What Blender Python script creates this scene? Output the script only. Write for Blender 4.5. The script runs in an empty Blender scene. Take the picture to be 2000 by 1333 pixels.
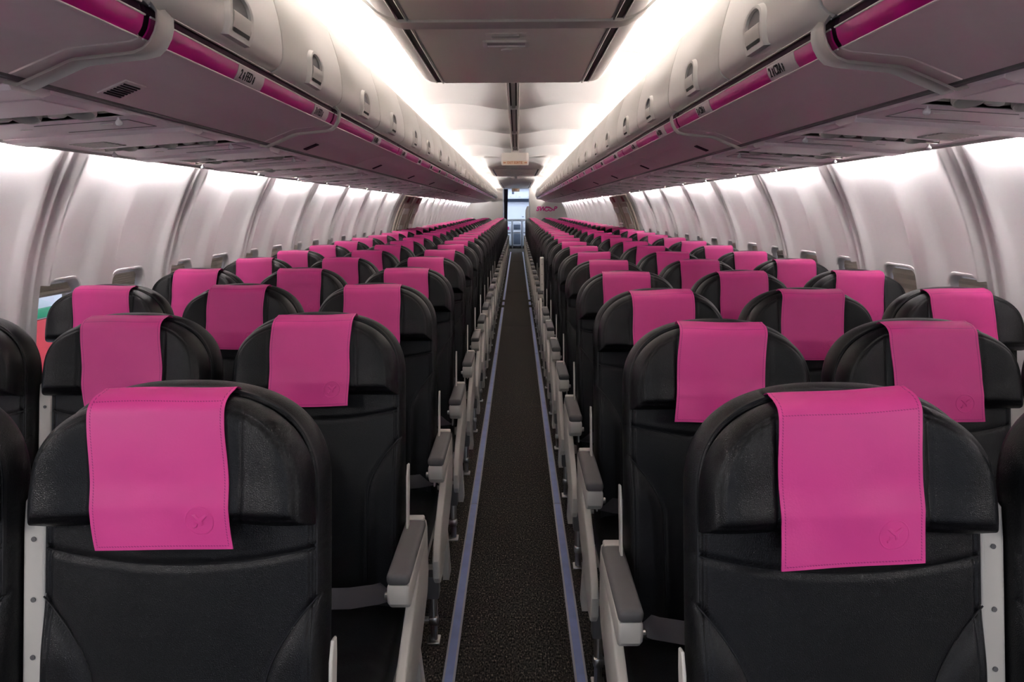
import bpy, bmesh, math, random
import numpy as np
from mathutils import Vector, Matrix
R = math.radians
PI = math.pi
random.seed(7)
S = bpy.context.scene
COL = S.collection

# ------------------------------------------------------------------ materials
def lin(c):
    return tuple((v/12.92 if v <= .04045 else ((v+.055)/1.055)**2.4) for v in [x/255 for x in c])

def mat(name, rgb, rough=.5, metal=0., spec=.5, bump=None, noise=None, coat=0., emit=None):
    m = bpy.data.materials.new(name); m.use_nodes = True
    nt = m.node_tree; b = nt.nodes['Principled BSDF']
    c = lin(rgb)
    b.inputs['Base Color'].default_value = (*c, 1)
    b.inputs['Roughness'].default_value = rough
    b.inputs['Metallic'].default_value = metal
    b.inputs['Specular IOR Level'].default_value = spec
    if coat: b.inputs['Coat Weight'].default_value = coat
    tc = nt.nodes.new('ShaderNodeTexCoord')
    if noise:                                   # (scale, amount): faint mottling of the colour itself
        n = nt.nodes.new('ShaderNodeTexNoise'); n.inputs['Scale'].default_value = noise[0]; n.inputs['Detail'].default_value = 4
        nt.links.new(tc.outputs['Object'], n.inputs['Vector'])
        mx = nt.nodes.new('ShaderNodeMix'); mx.data_type = 'RGBA'
        k = noise[1]
        mx.inputs[6].default_value = (*[max(0, v*(1-k)) for v in c], 1)
        mx.inputs[7].default_value = (*[min(1, v*(1+k)) for v in c], 1)
        nt.links.new(n.outputs['Fac'], mx.inputs[0]); nt.links.new(mx.outputs[2], b.inputs['Base Color'])
    if bump:                                    # (kind, scale, strength, distance)
        if bump[0] == 'leather':
            v = nt.nodes.new('ShaderNodeTexVoronoi'); v.feature = 'DISTANCE_TO_EDGE'; v.inputs['Scale'].default_value = bump[1]
            n = nt.nodes.new('ShaderNodeTexNoise'); n.inputs['Scale'].default_value = 9; n.inputs['Detail'].default_value = 5
            n2 = nt.nodes.new('ShaderNodeTexNoise'); n2.inputs['Scale'].default_value = 40
            nt.links.new(tc.outputs['Object'], n2.inputs['Vector'])
            mv = nt.nodes.new('ShaderNodeMix'); mv.data_type = 'VECTOR'; mv.inputs[0].default_value = .0035
            nt.links.new(tc.outputs['Object'], mv.inputs[4]); nt.links.new(n2.outputs['Color'], mv.inputs[5])
            nt.links.new(mv.outputs[1], v.inputs['Vector']); nt.links.new(tc.outputs['Object'], n.inputs['Vector'])
            ma = nt.nodes.new('ShaderNodeMath'); ma.operation = 'MULTIPLY_ADD'
            ma.inputs[1].default_value = 2.2
            nt.links.new(v.outputs['Distance'], ma.inputs[0]); nt.links.new(n.outputs['Fac'], ma.inputs[2])
            h = ma.outputs[0]
        else:
            n = nt.nodes.new('ShaderNodeTexNoise'); n.inputs['Scale'].default_value = bump[1]; n.inputs['Detail'].default_value = 5
            nt.links.new(tc.outputs['Object'], n.inputs['Vector']); h = n.outputs['Fac']
        bp = nt.nodes.new('ShaderNodeBump'); bp.inputs['Strength'].default_value = bump[2]; bp.inputs['Distance'].default_value = bump[3]
        nt.links.new(h, bp.inputs['Height']); nt.links.new(bp.outputs[0], b.inputs['Normal'])
    if emit:
        b.inputs['Emission Color'].default_value = (*emit[:3], 1); b.inputs['Emission Strength'].default_value = emit[3]
    return m

M = {}
M['leather'] = mat('black_leather', (12, 12, 15), .37, spec=.33, bump=('leather', 380, .32, .0010))
M['vinyl'] = mat('black_vinyl', (20, 20, 23), .45, bump=('n', 300, .2, .001))
M['shell'] = mat('light_grey_plastic', (228, 224, 215), .38, bump=('n', 500, .04, .001))
M['pad'] = mat('dark_grey_soft_plastic', (112, 110, 110), .5, bump=('n', 420, .15, .001))
M['steel'] = mat('brushed_steel', (190, 188, 184), .28, 1.)
M['strap'] = mat('charcoal_webbing', (84, 82, 88), .75, bump=('n', 600, .4, .001))
M['dark'] = mat('dark_recess', (22, 20, 20), .6)
M['binbody'] = mat('warm_grey_bin_plastic', (234, 221, 219), .36, bump=('n', 700, .08, .001), noise=(40, .03))
M['door'] = mat('pale_grey_door_plastic', (214, 211, 204), .36, bump=('n', 700, .06, .001))
M['gasket'] = mat('grey_rubber', (200, 195, 188), .5)
M['psu'] = mat('pink_bounce_panel_plastic', (242, 228, 232), .3, spec=.6, bump=('n', 700, .08, .001))  # white-grey plastic; pink bounce from the seat covers is tinted into the colour
M['cup'] = mat('grey_cup_plastic', (186, 182, 176), .4)
M['magenta'] = mat('magenta_strip', (176, 14, 118), .35, coat=.2)
M['maroon'] = mat('maroon_groove', (52, 24, 42), .7, spec=.2)
M['front'] = mat('grey_front_partition', (118, 115, 112), .6)
M['white'] = mat('white_trim', (232, 228, 222), .4)
M['placard'] = mat('silver_grey_placard', (186, 176, 178), .45, noise=(300, .06))
M['black'] = mat('black_print', (14, 13, 14), .6)
M['wall'] = mat('white_liner', (230, 224, 225), .42, bump=('n', 600, .05, .001))
M['ceiling'] = mat('white_ceiling', (226, 223, 220), .5)
M['panelgrey'] = mat('taupe_grey_panel', (240, 233, 224), .5, bump=('n', 600, .06, .001))
M['bulk'] = mat('pale_bulkhead', (216, 214, 210), .5)
M['exit'] = mat('beige_grey_hatch', (206, 194, 180), .5)
M['red'] = mat('red_print', (150, 20, 40), .5)
M['logo'] = mat('magenta_print', (196, 24, 130), .5)
M['navy'] = mat('navy_cloth', (26, 24, 48), .9, bump=('n', 300, .2, .002))
M['galley'] = mat('white_galley', (214, 220, 232), .35)
M['bluegrey'] = mat('blue_grey_door', (84, 94, 112), .4)
M['alu'] = mat('aluminium', (196, 200, 208), .3, .9)
M['snow'] = mat('snowy_apron', (214, 218, 226), .9, noise=(.6, .12))
M['truck_red'] = mat('red_paint', (206, 40, 52), .5, noise=(3, .15))
M['truck_green'] = mat('green_paint', (30, 140, 96), .5)
M['truck_white'] = mat('white_paint', (222, 226, 234), .5, noise=(4, .1))
M['tyre'] = mat('tyre_rubber', (34, 34, 36), .8)
M['trackblue'] = mat('blue_glow_strip', (148, 164, 216), .35, noise=(14, .22))
M['trackclear'] = mat('clear_strip_edge', (196, 196, 208), .25)
M['exitface'] = mat('warm_sign_face', (226, 208, 184), .5)
M['amber'] = mat('amber_letters', (190, 98, 30), .5)
M['shade'] = mat('window_shade', (196, 190, 178), .5)
M['light'] = mat('lamp_tube', (255, 255, 255), .5, emit=(1., .985, .96, 30.))
M['light2'] = mat('wall_lamp_tube', (255, 255, 255), .5, emit=(1., .985, .975, 84.))
M['light3'] = mat('galley_lamp', (255, 255, 255), .5, emit=(.82, .9, 1., 4.2))

# glass: panes; the bulbs take an opaque highlight white
def glass(name, rgb, mixf, rough=.02):
    m = bpy.data.materials.new(name); m.use_nodes = True; nt = m.node_tree
    nt.nodes.remove(nt.nodes['Principled BSDF'])
    t = nt.nodes.new('ShaderNodeBsdfTransparent'); t.inputs[0].default_value = (*lin(rgb), 1)
    g = nt.nodes.new('ShaderNodeBsdfGlossy'); g.inputs['Roughness'].default_value = rough
    mx = nt.nodes.new('ShaderNodeMixShader')
    lw = nt.nodes.new('ShaderNodeLayerWeight'); lw.inputs[0].default_value = mixf
    nt.links.new(lw.outputs['Facing'], mx.inputs[0]); nt.links.new(t.outputs[0], mx.inputs[1]); nt.links.new(g.outputs[0], mx.inputs[2])
    nt.links.new(mx.outputs[0], nt.nodes['Material Output'].inputs[0])
    return m
M['glass'] = glass('window_glass', (236, 240, 244), .12)
M['clear'] = mat('white_highlight_plastic', (244, 242, 242), .08, spec=.8, coat=.6)  # opaque white: highlights of the clear bulbs put into the base colour

# pink cover with a stitched hem; the UV map holds metres across the cloth
def cover_material():
    m = mat('pink_leatherette', (234, 72, 158), .47, bump=('n', 330, .14, .001)); nt = m.node_tree; b = nt.nodes['Principled BSDF']
    uv = nt.nodes.new('ShaderNodeUVMap'); uv.uv_map = 'UVMap'
    sx = nt.nodes.new('ShaderNodeSeparateXYZ'); nt.links.new(uv.outputs[0], sx.inputs[0])
    def mth(op, a, bb=None, c=None):
        n = nt.nodes.new('ShaderNodeMath'); n.operation = op
        for i, v in enumerate((a, bb, c)):
            if v is None: continue
            if isinstance(v, (int, float)): n.inputs[i].default_value = v
            else: nt.links.new(v, n.inputs[i])
        return n.outputs[0]
    u, v = sx.outputs[0], sx.outputs[1]
    CW, CL = .203, .235
    dx = mth('MINIMUM', u, mth('SUBTRACT', CW, u))
    d = mth('MINIMUM', dx, v)
    top = mth('ABSOLUTE', mth('SUBTRACT', v, CL-.018))
    line = mth('LESS_THAN', mth('ABSOLUTE', mth('SUBTRACT', d, .0052)), .0008)
    line2 = mth('MULTIPLY', mth('LESS_THAN', top, .0007), mth('GREATER_THAN', dx, .005))
    dash = mth('GREATER_THAN', mth('SINE', mth('MULTIPLY', mth('ADD', u, v), 1500.)), -.35)
    fac = mth('MULTIPLY', mth('MAXIMUM', line, line2), dash)
    mx = nt.nodes.new('ShaderNodeMix'); mx.data_type = 'RGBA'
    mx.inputs[6].default_value = (*lin((234, 72, 158)), 1); mx.inputs[7].default_value = (*lin((180, 36, 120)), 1)
    nt.links.new(fac, mx.inputs[0]); nt.links.new(mx.outputs[2], b.inputs['Base Color'])
    return m
M['pink'] = cover_material()

def carpet_material():
    m = mat('dark_carpet', (40, 38, 38), .95, spec=.1); nt = m.node_tree; b = nt.nodes['Principled BSDF']
    tc = nt.nodes.new('ShaderNodeTexCoord')
    mp = nt.nodes.new('ShaderNodeMapping'); mp.inputs['Scale'].default_value = (1, .45, 1)
    nt.links.new(tc.outputs['Object'], mp.inputs[0])
    n = nt.nodes.new('ShaderNodeTexNoise'); n.inputs['Scale'].default_value = 210; n.inputs['Detail'].default_value = 3
    nt.links.new(mp.outputs[0], n.inputs['Vector'])
    cr = nt.nodes.new('ShaderNodeValToRGB')
    e = cr.color_ramp.elements
    e[0].position = .34; e[0].color = (*lin((22, 21, 21)), 1)
    e[1].position = .5; e[1].color = (*lin((58, 55, 52)), 1)
    a = e.new(.62); a.color = (*lin((84, 78, 72)), 1)
    a = e.new(.72); a.color = (*lin((160, 144, 128)), 1)
    nt.links.new(n.outputs['Fac'], cr.inputs[0]); nt.links.new(cr.outputs[0], b.inputs['Base Color'])
    bp = nt.nodes.new('ShaderNodeBump'); bp.inputs['Strength'].default_value = .6; bp.inputs['Distance'].default_value = .004
    nt.links.new(n.outputs['Fac'], bp.inputs['Height']); nt.links.new(bp.outputs[0], b.inputs['Normal'])
    return m
M['carpet'] = carpet_material()

# ------------------------------------------------------------------ mesh helpers
def me(name, V, F, m=None, smooth=True, angle=None):
    d = bpy.data.meshes.new(name)
    d.from_pydata([tuple(v) for v in V], [], [tuple(f) for f in F])
    bm = bmesh.new(); bm.from_mesh(d)
    bmesh.ops.recalc_face_normals(bm, faces=bm.faces[:]); bm.to_mesh(d); bm.free()
    fin(d, m, smooth, angle)
    return d
def fin(d, m, smooth=True, angle=35):
    if m: d.materials.append(M[m] if isinstance(m, str) else m)
    if smooth:
        d.polygons.foreach_set('use_smooth', [True]*len(d.polygons))
        if angle: d.set_sharp_from_angle(angle=R(angle))
    d.update()
class MB:
    """collects pieces into ONE mesh"""
    def __init__(s): s.V = []; s.F = []
    def add(s, V, F):
        o = len(s.V); s.V += [tuple(v) for v in V]; s.F += [tuple(i+o for i in f) for f in F]; return s
    def bm(s, bm, mtx=None):
        if mtx: bmesh.ops.transform(bm, matrix=mtx, verts=bm.verts[:])
        bm.verts.index_update()
        s.add([v.co[:] for v in bm.verts], [[v.index for v in f.verts] for f in bm.faces]); bm.free(); return s
    def box(s, x0, x1, y0, y1, z0, z1, r=0, seg=2, mtx=None):
        b = bmesh.new(); bmesh.ops.create_cube(b, size=1)
        for v in b.verts:
            v.co = Vector(((x0+x1)/2+v.co.x*(x1-x0), (y0+y1)/2+v.co.y*(y1-y0), (z0+z1)/2+v.co.z*(z1-z0)))
        if r: bmesh.ops.bevel(b, geom=b.edges[:], offset=r, segments=seg, profile=.5, affect='EDGES')
        return s.bm(b, mtx)
    def prism(s, poly, axis, a, b, r=0, seg=2):
        """poly: 2-D outline; axis 'x': outline in (y,z); 'y': outline in (x,z); 'z': outline in (x,y)"""
        f = {'x': lambda p, t: (t, p[0], p[1]), 'y': lambda p, t: (p[0], t, p[1]), 'z': lambda p, t: (p[0], p[1], t)}[axis]
        bmm = bmesh.new()
        v0 = [bmm.verts.new(f(p, a)) for p in poly]; v1 = [bmm.verts.new(f(p, b)) for p in poly]
        n = len(poly)
        c0 = bmm.faces.new(v0[::-1]); c1 = bmm.faces.new(v1)
        for i in range(n): bmm.faces.new((v0[i], v0[(i+1) % n], v1[(i+1) % n], v1[i]))
        bmesh.ops.recalc_face_normals(bmm, faces=bmm.faces[:])
        if r: bmesh.ops.bevel(bmm, geom=list(set(list(c0.edges)+list(c1.edges))), offset=r, segments=seg, profile=.5, affect='EDGES')
        return s.bm(bmm)
    def tube(s, pts, r, n=10, cap=True):
        pts = [Vector(p) for p in pts]; V = []; F = []
        up = None
        for i, p in enumerate(pts):
            t = (pts[min(i+1, len(pts)-1)]-pts[max(i-1, 0)]).normalized()
            a = Vector((0, 0, 1)) if abs(t.z) < .9 else Vector((1, 0, 0))
            if up is None: up = (a-t*a.dot(t)).normalized()
            else: up = (up-t*up.dot(t)).normalized()
            w = t.cross(up); rr = r[i] if isinstance(r, (list, tuple)) else r
            V += [p+(up*math.cos(2*PI*k/n)+w*math.sin(2*PI*k/n))*rr for k in range(n)]
        for i in range(len(pts)-1):
            for k in range(n): F.append((i*n+k, i*n+(k+1) % n, (i+1)*n+(k+1) % n, (i+1)*n+k))
        if cap: F.append(tuple(range(n))[::-1]); F.append(tuple((len(pts)-1)*n+k for k in range(n)))
        return s.add(V, F)
    def lathe(s, prof, mtx=None, n=16):
        V = []; F = []
        for (r, z) in prof: V += [(r*math.cos(2*PI*k/n), r*math.sin(2*PI*k/n), z) for k in range(n)]
        for i in range(len(prof)-1):
            for k in range(n): F.append((i*n+k, i*n+(k+1) % n, (i+1)*n+(k+1) % n, (i+1)*n+k))
        F.append(tuple(range(n))); F.append(tuple((len(prof)-1)*n+k for k in range(n)))
        if mtx: V = [mtx @ Vector(v) for v in V]
        return s.add(V, F)
    def mesh(s, name, m, smooth=True, angle=35): return me(name, s.V, s.F, m, smooth, angle)

def grid(nu, nv, fn, cu=False):
    V = [fn(i, j) for j in range(nv) for i in range(nu)]
    F = [(j*nu+i, j*nu+(i+1) % nu, (j+1)*nu+(i+1) % nu, (j+1)*nu+i) for j in range(nv-1) for i in range(nu if cu else nu-1)]
    return V, F

def obj(name, d, parent=None, loc=None, rot=None):
    o = bpy.data.objects.new(name, d); COL.objects.link(o)
    if parent: o.parent = parent
    if loc: o.location = loc
    if rot: o.rotation_euler = rot
    return o
def thing(name, label, cat, loc=(0, 0, 0), group=None, rot=None):
    o = obj(name, None, None, loc, rot); o.empty_display_size = .1
    o['label'] = label; o['category'] = cat
    if group: o['group'] = group
    return o
def tag(o, label, cat, group=None, kind=None):
    o['label'] = label; o['category'] = cat
    if group: o['group'] = group
    if kind: o['kind'] = kind
    return o
def struct(name, d, label=None, cat=None):
    o = obj(name, d); o['kind'] = 'structure'
    if label: o['label'] = label
    if cat: o['category'] = cat
    return o

_txt = {}
def text_mesh(body, size, m, shear=0., extrude=.0006, space=1., sx=1.):
    k = (body, size, m, shear, space, sx)
    if k in _txt: return _txt[k]
    c = bpy.data.curves.new('lettering', 'FONT'); c.body = body; c.size = size; c.shear = shear; c.extrude = extrude
    c.offset = size*.035 if m == 'logo' else size*.008; c.align_x = 'CENTER'; c.align_y = 'CENTER'; c.space_character = space; c.resolution_u = 3
    o = bpy.data.objects.new('lettering', c); COL.objects.link(o)
    dg = bpy.context.evaluated_depsgraph_get(); dg.update()
    d = bpy.data.meshes.new_from_object(o.evaluated_get(dg))
    bpy.data.objects.remove(o); bpy.data.curves.remove(c)
    if sx != 1.:
        for v in d.vertices: v.co.x *= sx
    d.materials.clear(); d.materials.append(M[m])
    _txt[k] = d
    return d

ORD = ['', 'first', 'second', 'third', 'fourth', 'fifth', 'sixth', 'seventh', 'eighth', 'ninth', 'tenth', 'eleventh', 'twelfth',
       'thirteenth', 'fourteenth', 'fifteenth', 'sixteenth', 'seventeenth', 'eighteenth', 'nineteenth', 'twentieth']
ORD += ['twenty-'+w for w in ORD[1:10]]+['thirtieth']+['thirty-'+w for w in ORD[1:10]]+['fortieth']
def nth(n, tot=None):
    if n == 1: return 'nearest'
    return ORD[n]

# ------------------------------------------------------------------ cabin measures
YB = 24.3            # rear partition
YF = -1.25           # the shell starts a little behind the camera
CZ, CR = .69, 1.77   # centre and radius of the rounded side walls
SEAM0, PANEL = 2.56, 1.016
def wx(z): return math.sqrt(max(.01, CR*CR-(z-CZ)**2))
def wallpt(side, y, z, n=0.):
    x = wx(z); nx, nz = x/CR, (z-CZ)/CR
    return (side*(x-nx*n), y, z-nz*n)
WZ, WHH, WHW = .935, .18, .122      # window centre height, half height, half width
PITCH, ROW0, ROWS = .737, .93, 31
EXIT_Y = (10.5, 11.47)

def win_ys():
    ys = []
    k = -4
    while True:
        a = SEAM0+PANEL*k
        for q in (.18, .69):
            y = a+q
            if y > YB-.4: return ys
            if y > YF+.3 and not any(abs(y-e) < .42 for e in EXIT_Y): ys.append(y)
        k += 1
WINS = win_ys()

# ------------------------------------------------------------------ side walls
def smooth(a, b, x):
    t = min(1, max(0, (x-a)/(b-a))); return t*t*(3-2*t)
def panel_offset(y, z):
    """how far the liner stands in from the shell"""
    u = (y-SEAM0) % PANEL; d = min(u, PANEL-u)
    if EXIT_Y[0]-.5 < y < EXIT_Y[1]+.5: return .0
    low = smooth(1.62, 1.2, z)
    o = .010*math.exp(-(d/.006)**2)                       # bead at the joint
    o += .016*smooth(.045, .07, d)*(1-.9*smooth(.07, .19, d))   # raised lip of the pan, then hollow
    m = abs(u-.435)
    o += .018*low*(1-smooth(.045, .12, m))                 # rib between the two windows
    o += -.020*low*smooth(.075, .12, d)*smooth(.06, .12, m)
    return o
def make_wall(side):
    zs = [0.02, .2, .4, .6, .7, WZ-WHH-.02]+list(np.linspace(WZ-WHH+.02, WZ+WHH-.02, 5))+[WZ+WHH+.02]+list(np.linspace(1.2, 1.62, 15))+[1.66, 1.72, 1.8]
    ys = set()
    k = int((YF-SEAM0)//PANEL)
    prof = [0, .004, .008, .014, .03, .045, .055, .065, .075, .09, .11, .13, .155, .18, .21, .25, .30, .34, .375, .4, .43, .45, .47, .488]
    while SEAM0+k*PANEL < YB:
        a = SEAM0+k*PANEL
        for p in prof: ys.add(round(a+p, 4)); ys.add(round(a+PANEL-p, 4))
        ys.add(round(a+PANEL/2, 4)); k += 1
    ys = [y for y in ys if YF <= y <= YB]
    for w in WINS:
        for e in (w-WHW-.01, w+WHW+.01):
            ys = [y for y in ys if abs(y-e) > .012]; ys.append(e)
    ys = sorted(ys+[YF, YB])
    idx = {}; V = []; F = []
    for i, y in enumerate(ys):
        for j, z in enumerate(zs):
            V.append(wallpt(side, y, z, panel_offset(y, z)))
    nz = len(zs)
    for i in range(len(ys)-1):
        yc = (ys[i]+ys[i+1])/2
        for j in range(nz-1):
            zc = (zs[j]+zs[j+1])/2
            if abs(zc-WZ) < WHH+.02 and any(abs(yc-w) < WHW+.01 for w in WINS): continue
            F.append((i*nz+j, (i+1)*nz+j, (i+1)*nz+j+1, i*nz+j+1))
    # backing so that the shell has thickness and no daylight leaks between panels
    o = len(V)
    d = me('wall_liner', V, F, 'wall', True, None)
    return struct('wall_left' if side < 0 else 'wall_right', d,
                  'white ribbed side wall lining '+('left' if side < 0 else 'right')+' of the seats', 'wall')
for s in (-1, 1): make_wall(s)

def rrect(hw, hh, r, n=5):
    P = []
    for cx, cz, a0 in ((hw-r, hh-r, 0), (-hw+r, hh-r, 90), (-hw+r, -hh+r, 180), (hw-r, -hh+r, 270)):
        for k in range(n+1):
            a = R(a0+90*k/n); P.append((cx+r*math.cos(a), cz+r*math.sin(a)))
    return P
def rings(side, y0, z0, loops):
    """loops: list of (outline, inward offset); bridges them in turn on the wall surface"""
    V = []; F = []; n = len(loops[0][0])
    for P, off in loops:
        for (py, pz) in P: V.append(wallpt(side, y0+py, z0+pz, off))
    for i in range(len(loops)-1):
        for k in range(n): F.append((i*n+k, i*n+(k+1) % n, (i+1)*n+(k+1) % n, (i+1)*n+k))
    return V, F
wn = 0
for side in (-1, 1):
    for i, y in enumerate(WINS):
        wn += 1
        po = panel_offset(y, WZ+.1)
        loops = [(rrect(WHW+.040, WHH+.036, .068), po-.012), (rrect(WHW+.034, WHH+.031, .068), po+.004), (rrect(WHW+.026, WHH+.025, .066), po+.0055),
                 (rrect(WHW+.020, WHH+.019, .064), po+.002), (rrect(WHW+.010, WHH+.010, .06), po-.022), (rrect(WHW+.003, WHH+.003, .058), -.058), (rrect(WHW-.012, WHH-.012, .055), -.062)]
        V, F = rings(side, y, WZ, loops)
        f = struct('window_%d' % wn, me('window_frame', V, F, 'wall', True, 50))
        V, F = [], []
        P = rrect(WHW+.01, WHH+.01, .06)
        V = [wallpt(side, y+p[0], WZ+p[1], -.066) for p in P]; F = [tuple(range(len(P)))]
        obj('pane', me('pane', V, F, 'glass', False), f)
        drop = .07 if (side < 0 and i % 3 != 1) else .14+.1*((i*37 % 10)/10)
        if side > 0: drop = .30 if i % 2 == 0 else .16
        if side < 0 and y < 3: drop = .022
        # ribbed shade pulled part of the way down, with a grip along its foot
        nz_ = 14; V = []; F = []
        for j in range(nz_+1):
            z = WZ+WHH-drop*j/nz_; off = -.046+(.003 if j % 2 else 0)
            for u in (-WHW+.001, WHW-.001): V.append(wallpt(side, y+u, z, off))
        F = [(2*j, 2*j+1, 2*j+3, 2*j+2) for j in range(nz_)]
        sh = obj('shade', me('shade', V, F, 'shade', False), f)
        V = []; zb = WZ+WHH-drop
        for (dz, off) in ((0, -.047), (-.016, -.047), (-.018, -.036), (-.008, -.032), (0, -.038)):
            for u in (-WHW+.002, WHW-.002): V.append(wallpt(side, y+u, zb+dz, off))
        F = [(2*j, 2*j+1, (2*j+3) % 10, (2*j+2) % 10) for j in range(5)]
        obj('shade_grip', me('shade_grip', V, F, 'shade', True, 40), sh)

# over-wing exits
dn = 0
for side in (-1, 1):
    for q, y in enumerate(EXIT_Y):
        dn += 1
        def patch(y0, y1, z0, z1, off, th=.012, ny=5, nz=9):
            V = []; F = []
            for o_ in (off, off+th):
                for j in range(nz):
                    for i in range(ny): V.append(wallpt(side, y0+(y1-y0)*i/(ny-1), z0+(z1-z0)*j/(nz-1), o_))
            n = ny*nz
            for j in range(nz-1):
                for i in range(ny-1):
                    a = j*ny+i; F += [(a, a+1, a+ny+1, a+ny), (n+a, n+a+ny, n+a+ny+1, n+a+1)]
            B = [i for i in range(ny)]+[j*ny+ny-1 for j in range(1, nz)]+[(nz-1)*ny+i for i in range(ny-2, -1, -1)]+[j*ny for j in range(nz-2, 0, -1)]
            for k in range(len(B)):
                a, b = B[k], B[(k+1) % len(B)]; F.append((a, b, n+b, n+a))
            return V, F
        V, F = patch(y-.42, y+.42, .62, 1.6, .004, .02)
        hd = struct('door_%d' % dn, me('exit_hatch', V, F, 'exit', True, 40),
                    'beige over-wing exit hatch in the %s wall, %s one' % ('left' if side < 0 else 'right', 'nearer' if q == 0 else 'farther'), 'exit')
        V, F = patch(y-.27, y+.27, .66, 1.5, .026, .012); obj('inner_panel', me('inner_panel', V, F, 'exit', True, 40), hd)
        V, F = patch(y-.2, y+.2, 1.36, 1.44, .04, .02); obj('handle_cover', me('handle_cover', V, F, 'white', True, 40), hd)
        V, F = patch(y-.19, y-.15, 1.2, 1.36, .04, .012); obj('edge_guard', me('edge_guard', V, F, 'white', True, 40), hd)
        V, F = patch(y-.2, y+.12, 1.14, 1.19, .04, .018); obj('lower_handle', me('lower_handle', V, F, 'white', True, 40), hd)
        V, F = patch(y-.2, y-.1, .98, 1.13, .04, .006); obj('red_notice', me('red_notice', V, F, 'red', True, 40), hd)
        V, F = patch(y-.1, y+.06, 1.515, 1.585, .026, .006)
        sg = obj('exit_plate', me('exit_plate', V, F, 'red', True, 40), hd)

# ------------------------------------------------------------------ floor
b = MB().box(-1.66, 1.66, YF, 27.2, -.06, 0)
floor = struct('floor', b.mesh('floor', 'carpet', False), 'dark flecked carpet floor along the aisle', 'floor')
for i, y in enumerate((3.35, 5.02, 8.7, 12.4, 16.1, 19.8)):
    struct('trim_%d' % (i+1), MB().box(-.24, .26, y-.0025, y+.0025, 0, .0012).mesh('carpet_joint', 'dark', False))
SX = .01      # the seats and the path strips stand a centimetre right of the shell's middle
cuts = [0.5, 3.28, 5.12, 6.95, 8.75, 10.35]
runs = list(zip(cuts[:-1], cuts[1:]))+[(10.62, 11.0), (11.25, 13.1), (13.1, 15.), (15., 16.9), (16.9, 18.8), (18.8, 20.7), (20.7, 22.5), (22.5, 24.1)]
for side in (-1, 1):
    for i, (a, c) in enumerate(runs):
        x = SX+side*.2
        t = thing('floor_path_strip', 'blue grey floor path strip along the %s of the aisle carpet, %s length' % ('left' if side < 0 else 'right', nth(i+1)),
                  'floor strip', (x, a, 0), 'floor path strips')
        L = c-a-.006
        obj('strip_base', MB().box(-.0195, .0195, 0, L, 0.0, .004, .001, 1).mesh('strip_base', 'trackclear'), t)
        obj('glow_insert', MB().box(-.0125, .0125, .001, L-.001, .004, .0056).mesh('glow_insert', 'trackblue'), t)

# ------------------------------------------------------------------ ceiling
RIB0, RIB = 3.76-1.75*3, 1.75
CP = [(0, 2.155), (.06, 2.157), (.15, 2.168), (.26, 2.186), (.38, 2.2), (.5, 2.205), (.6, 2.197), (.68, 2.182), (.76, 2.165), (.84, 2.147), (.92, 2.12), (1.0, 2.092), (1.1, 2.055), (1.19, 1.995)]
def ceil_mesh():
    prof = [(-x, z) for x, z in CP[:0:-1]]+CP
    ys = []
    k = 0
    while RIB0+k*RIB < YB+.1:
        a = RIB0+k*RIB
        for p in (0, .004, .0046, .012, .03, .07, .13, .22, .35, .55, .8, 1.05, 1.3, 1.5, 1.62, 1.68, 1.72, 1.742): ys.append(a+p)
        k += 1
    ys = [y for y in ys if YF <= y <= YB]; ys = [YF]+ys+[YB]
    def f(i, j):
        x, z = prof[i]; y = ys[j]
        u = ((y-RIB0) % RIB)/RIB
        arch = .042*(1-abs(2*u-1)**2.5)                       # each panel is gently vaulted
        lip = .018*math.exp(-((1-u)*RIB/.03)**2)
        return (x, y, z-.022+arch-lip+(.012 if u*RIB < .0045 else 0))
    V, F = grid(len(prof), len(ys), f)
    return me('ceiling', V, F, 'ceiling', True, 60)
ceil = struct('ceiling', ceil_mesh(), 'white scalloped cabin ceiling', 'ceiling')
for k in range(0, 17):
    y = RIB0+k*RIB
    if not YF < y < YB: continue
    P = [(-x, z) for x, z in CP[:0:-1]]+CP
    obj('panel_joint', MB().tube([(x, y, z-.031) for x, z in P], .0065, 8).mesh('panel_joint', 'cup'), ceil)
# centre channel
m_ = MB().box(-.012, .012, 4.3, 11.6, 2.125, 2.16); m_.box(-.012, .012, 15.6, 18, 2.125, 2.16)
ch = struct('trim_7', m_.mesh('channel', 'cup', False))
m_ = MB()
for a, c in ((4.3, 11.6), (15.6, 18)):
    for sx in (-1, 1): m_.box(sx*.033-.008, sx*.033+.008, a, c, 2.117, 2.16, .004)
obj('rail', m_.mesh('rail', 'shell'), ch)
m_ = MB()
for a, c in ((4.3, 11.6),):
    for sx in (-1, 1): m_.box(sx*.0185-.005, sx*.0185+.005, a, c, 2.138, 2.15)
obj('shadow_gap', m_.mesh('shadow_gap', 'dark', False), ch)

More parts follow.
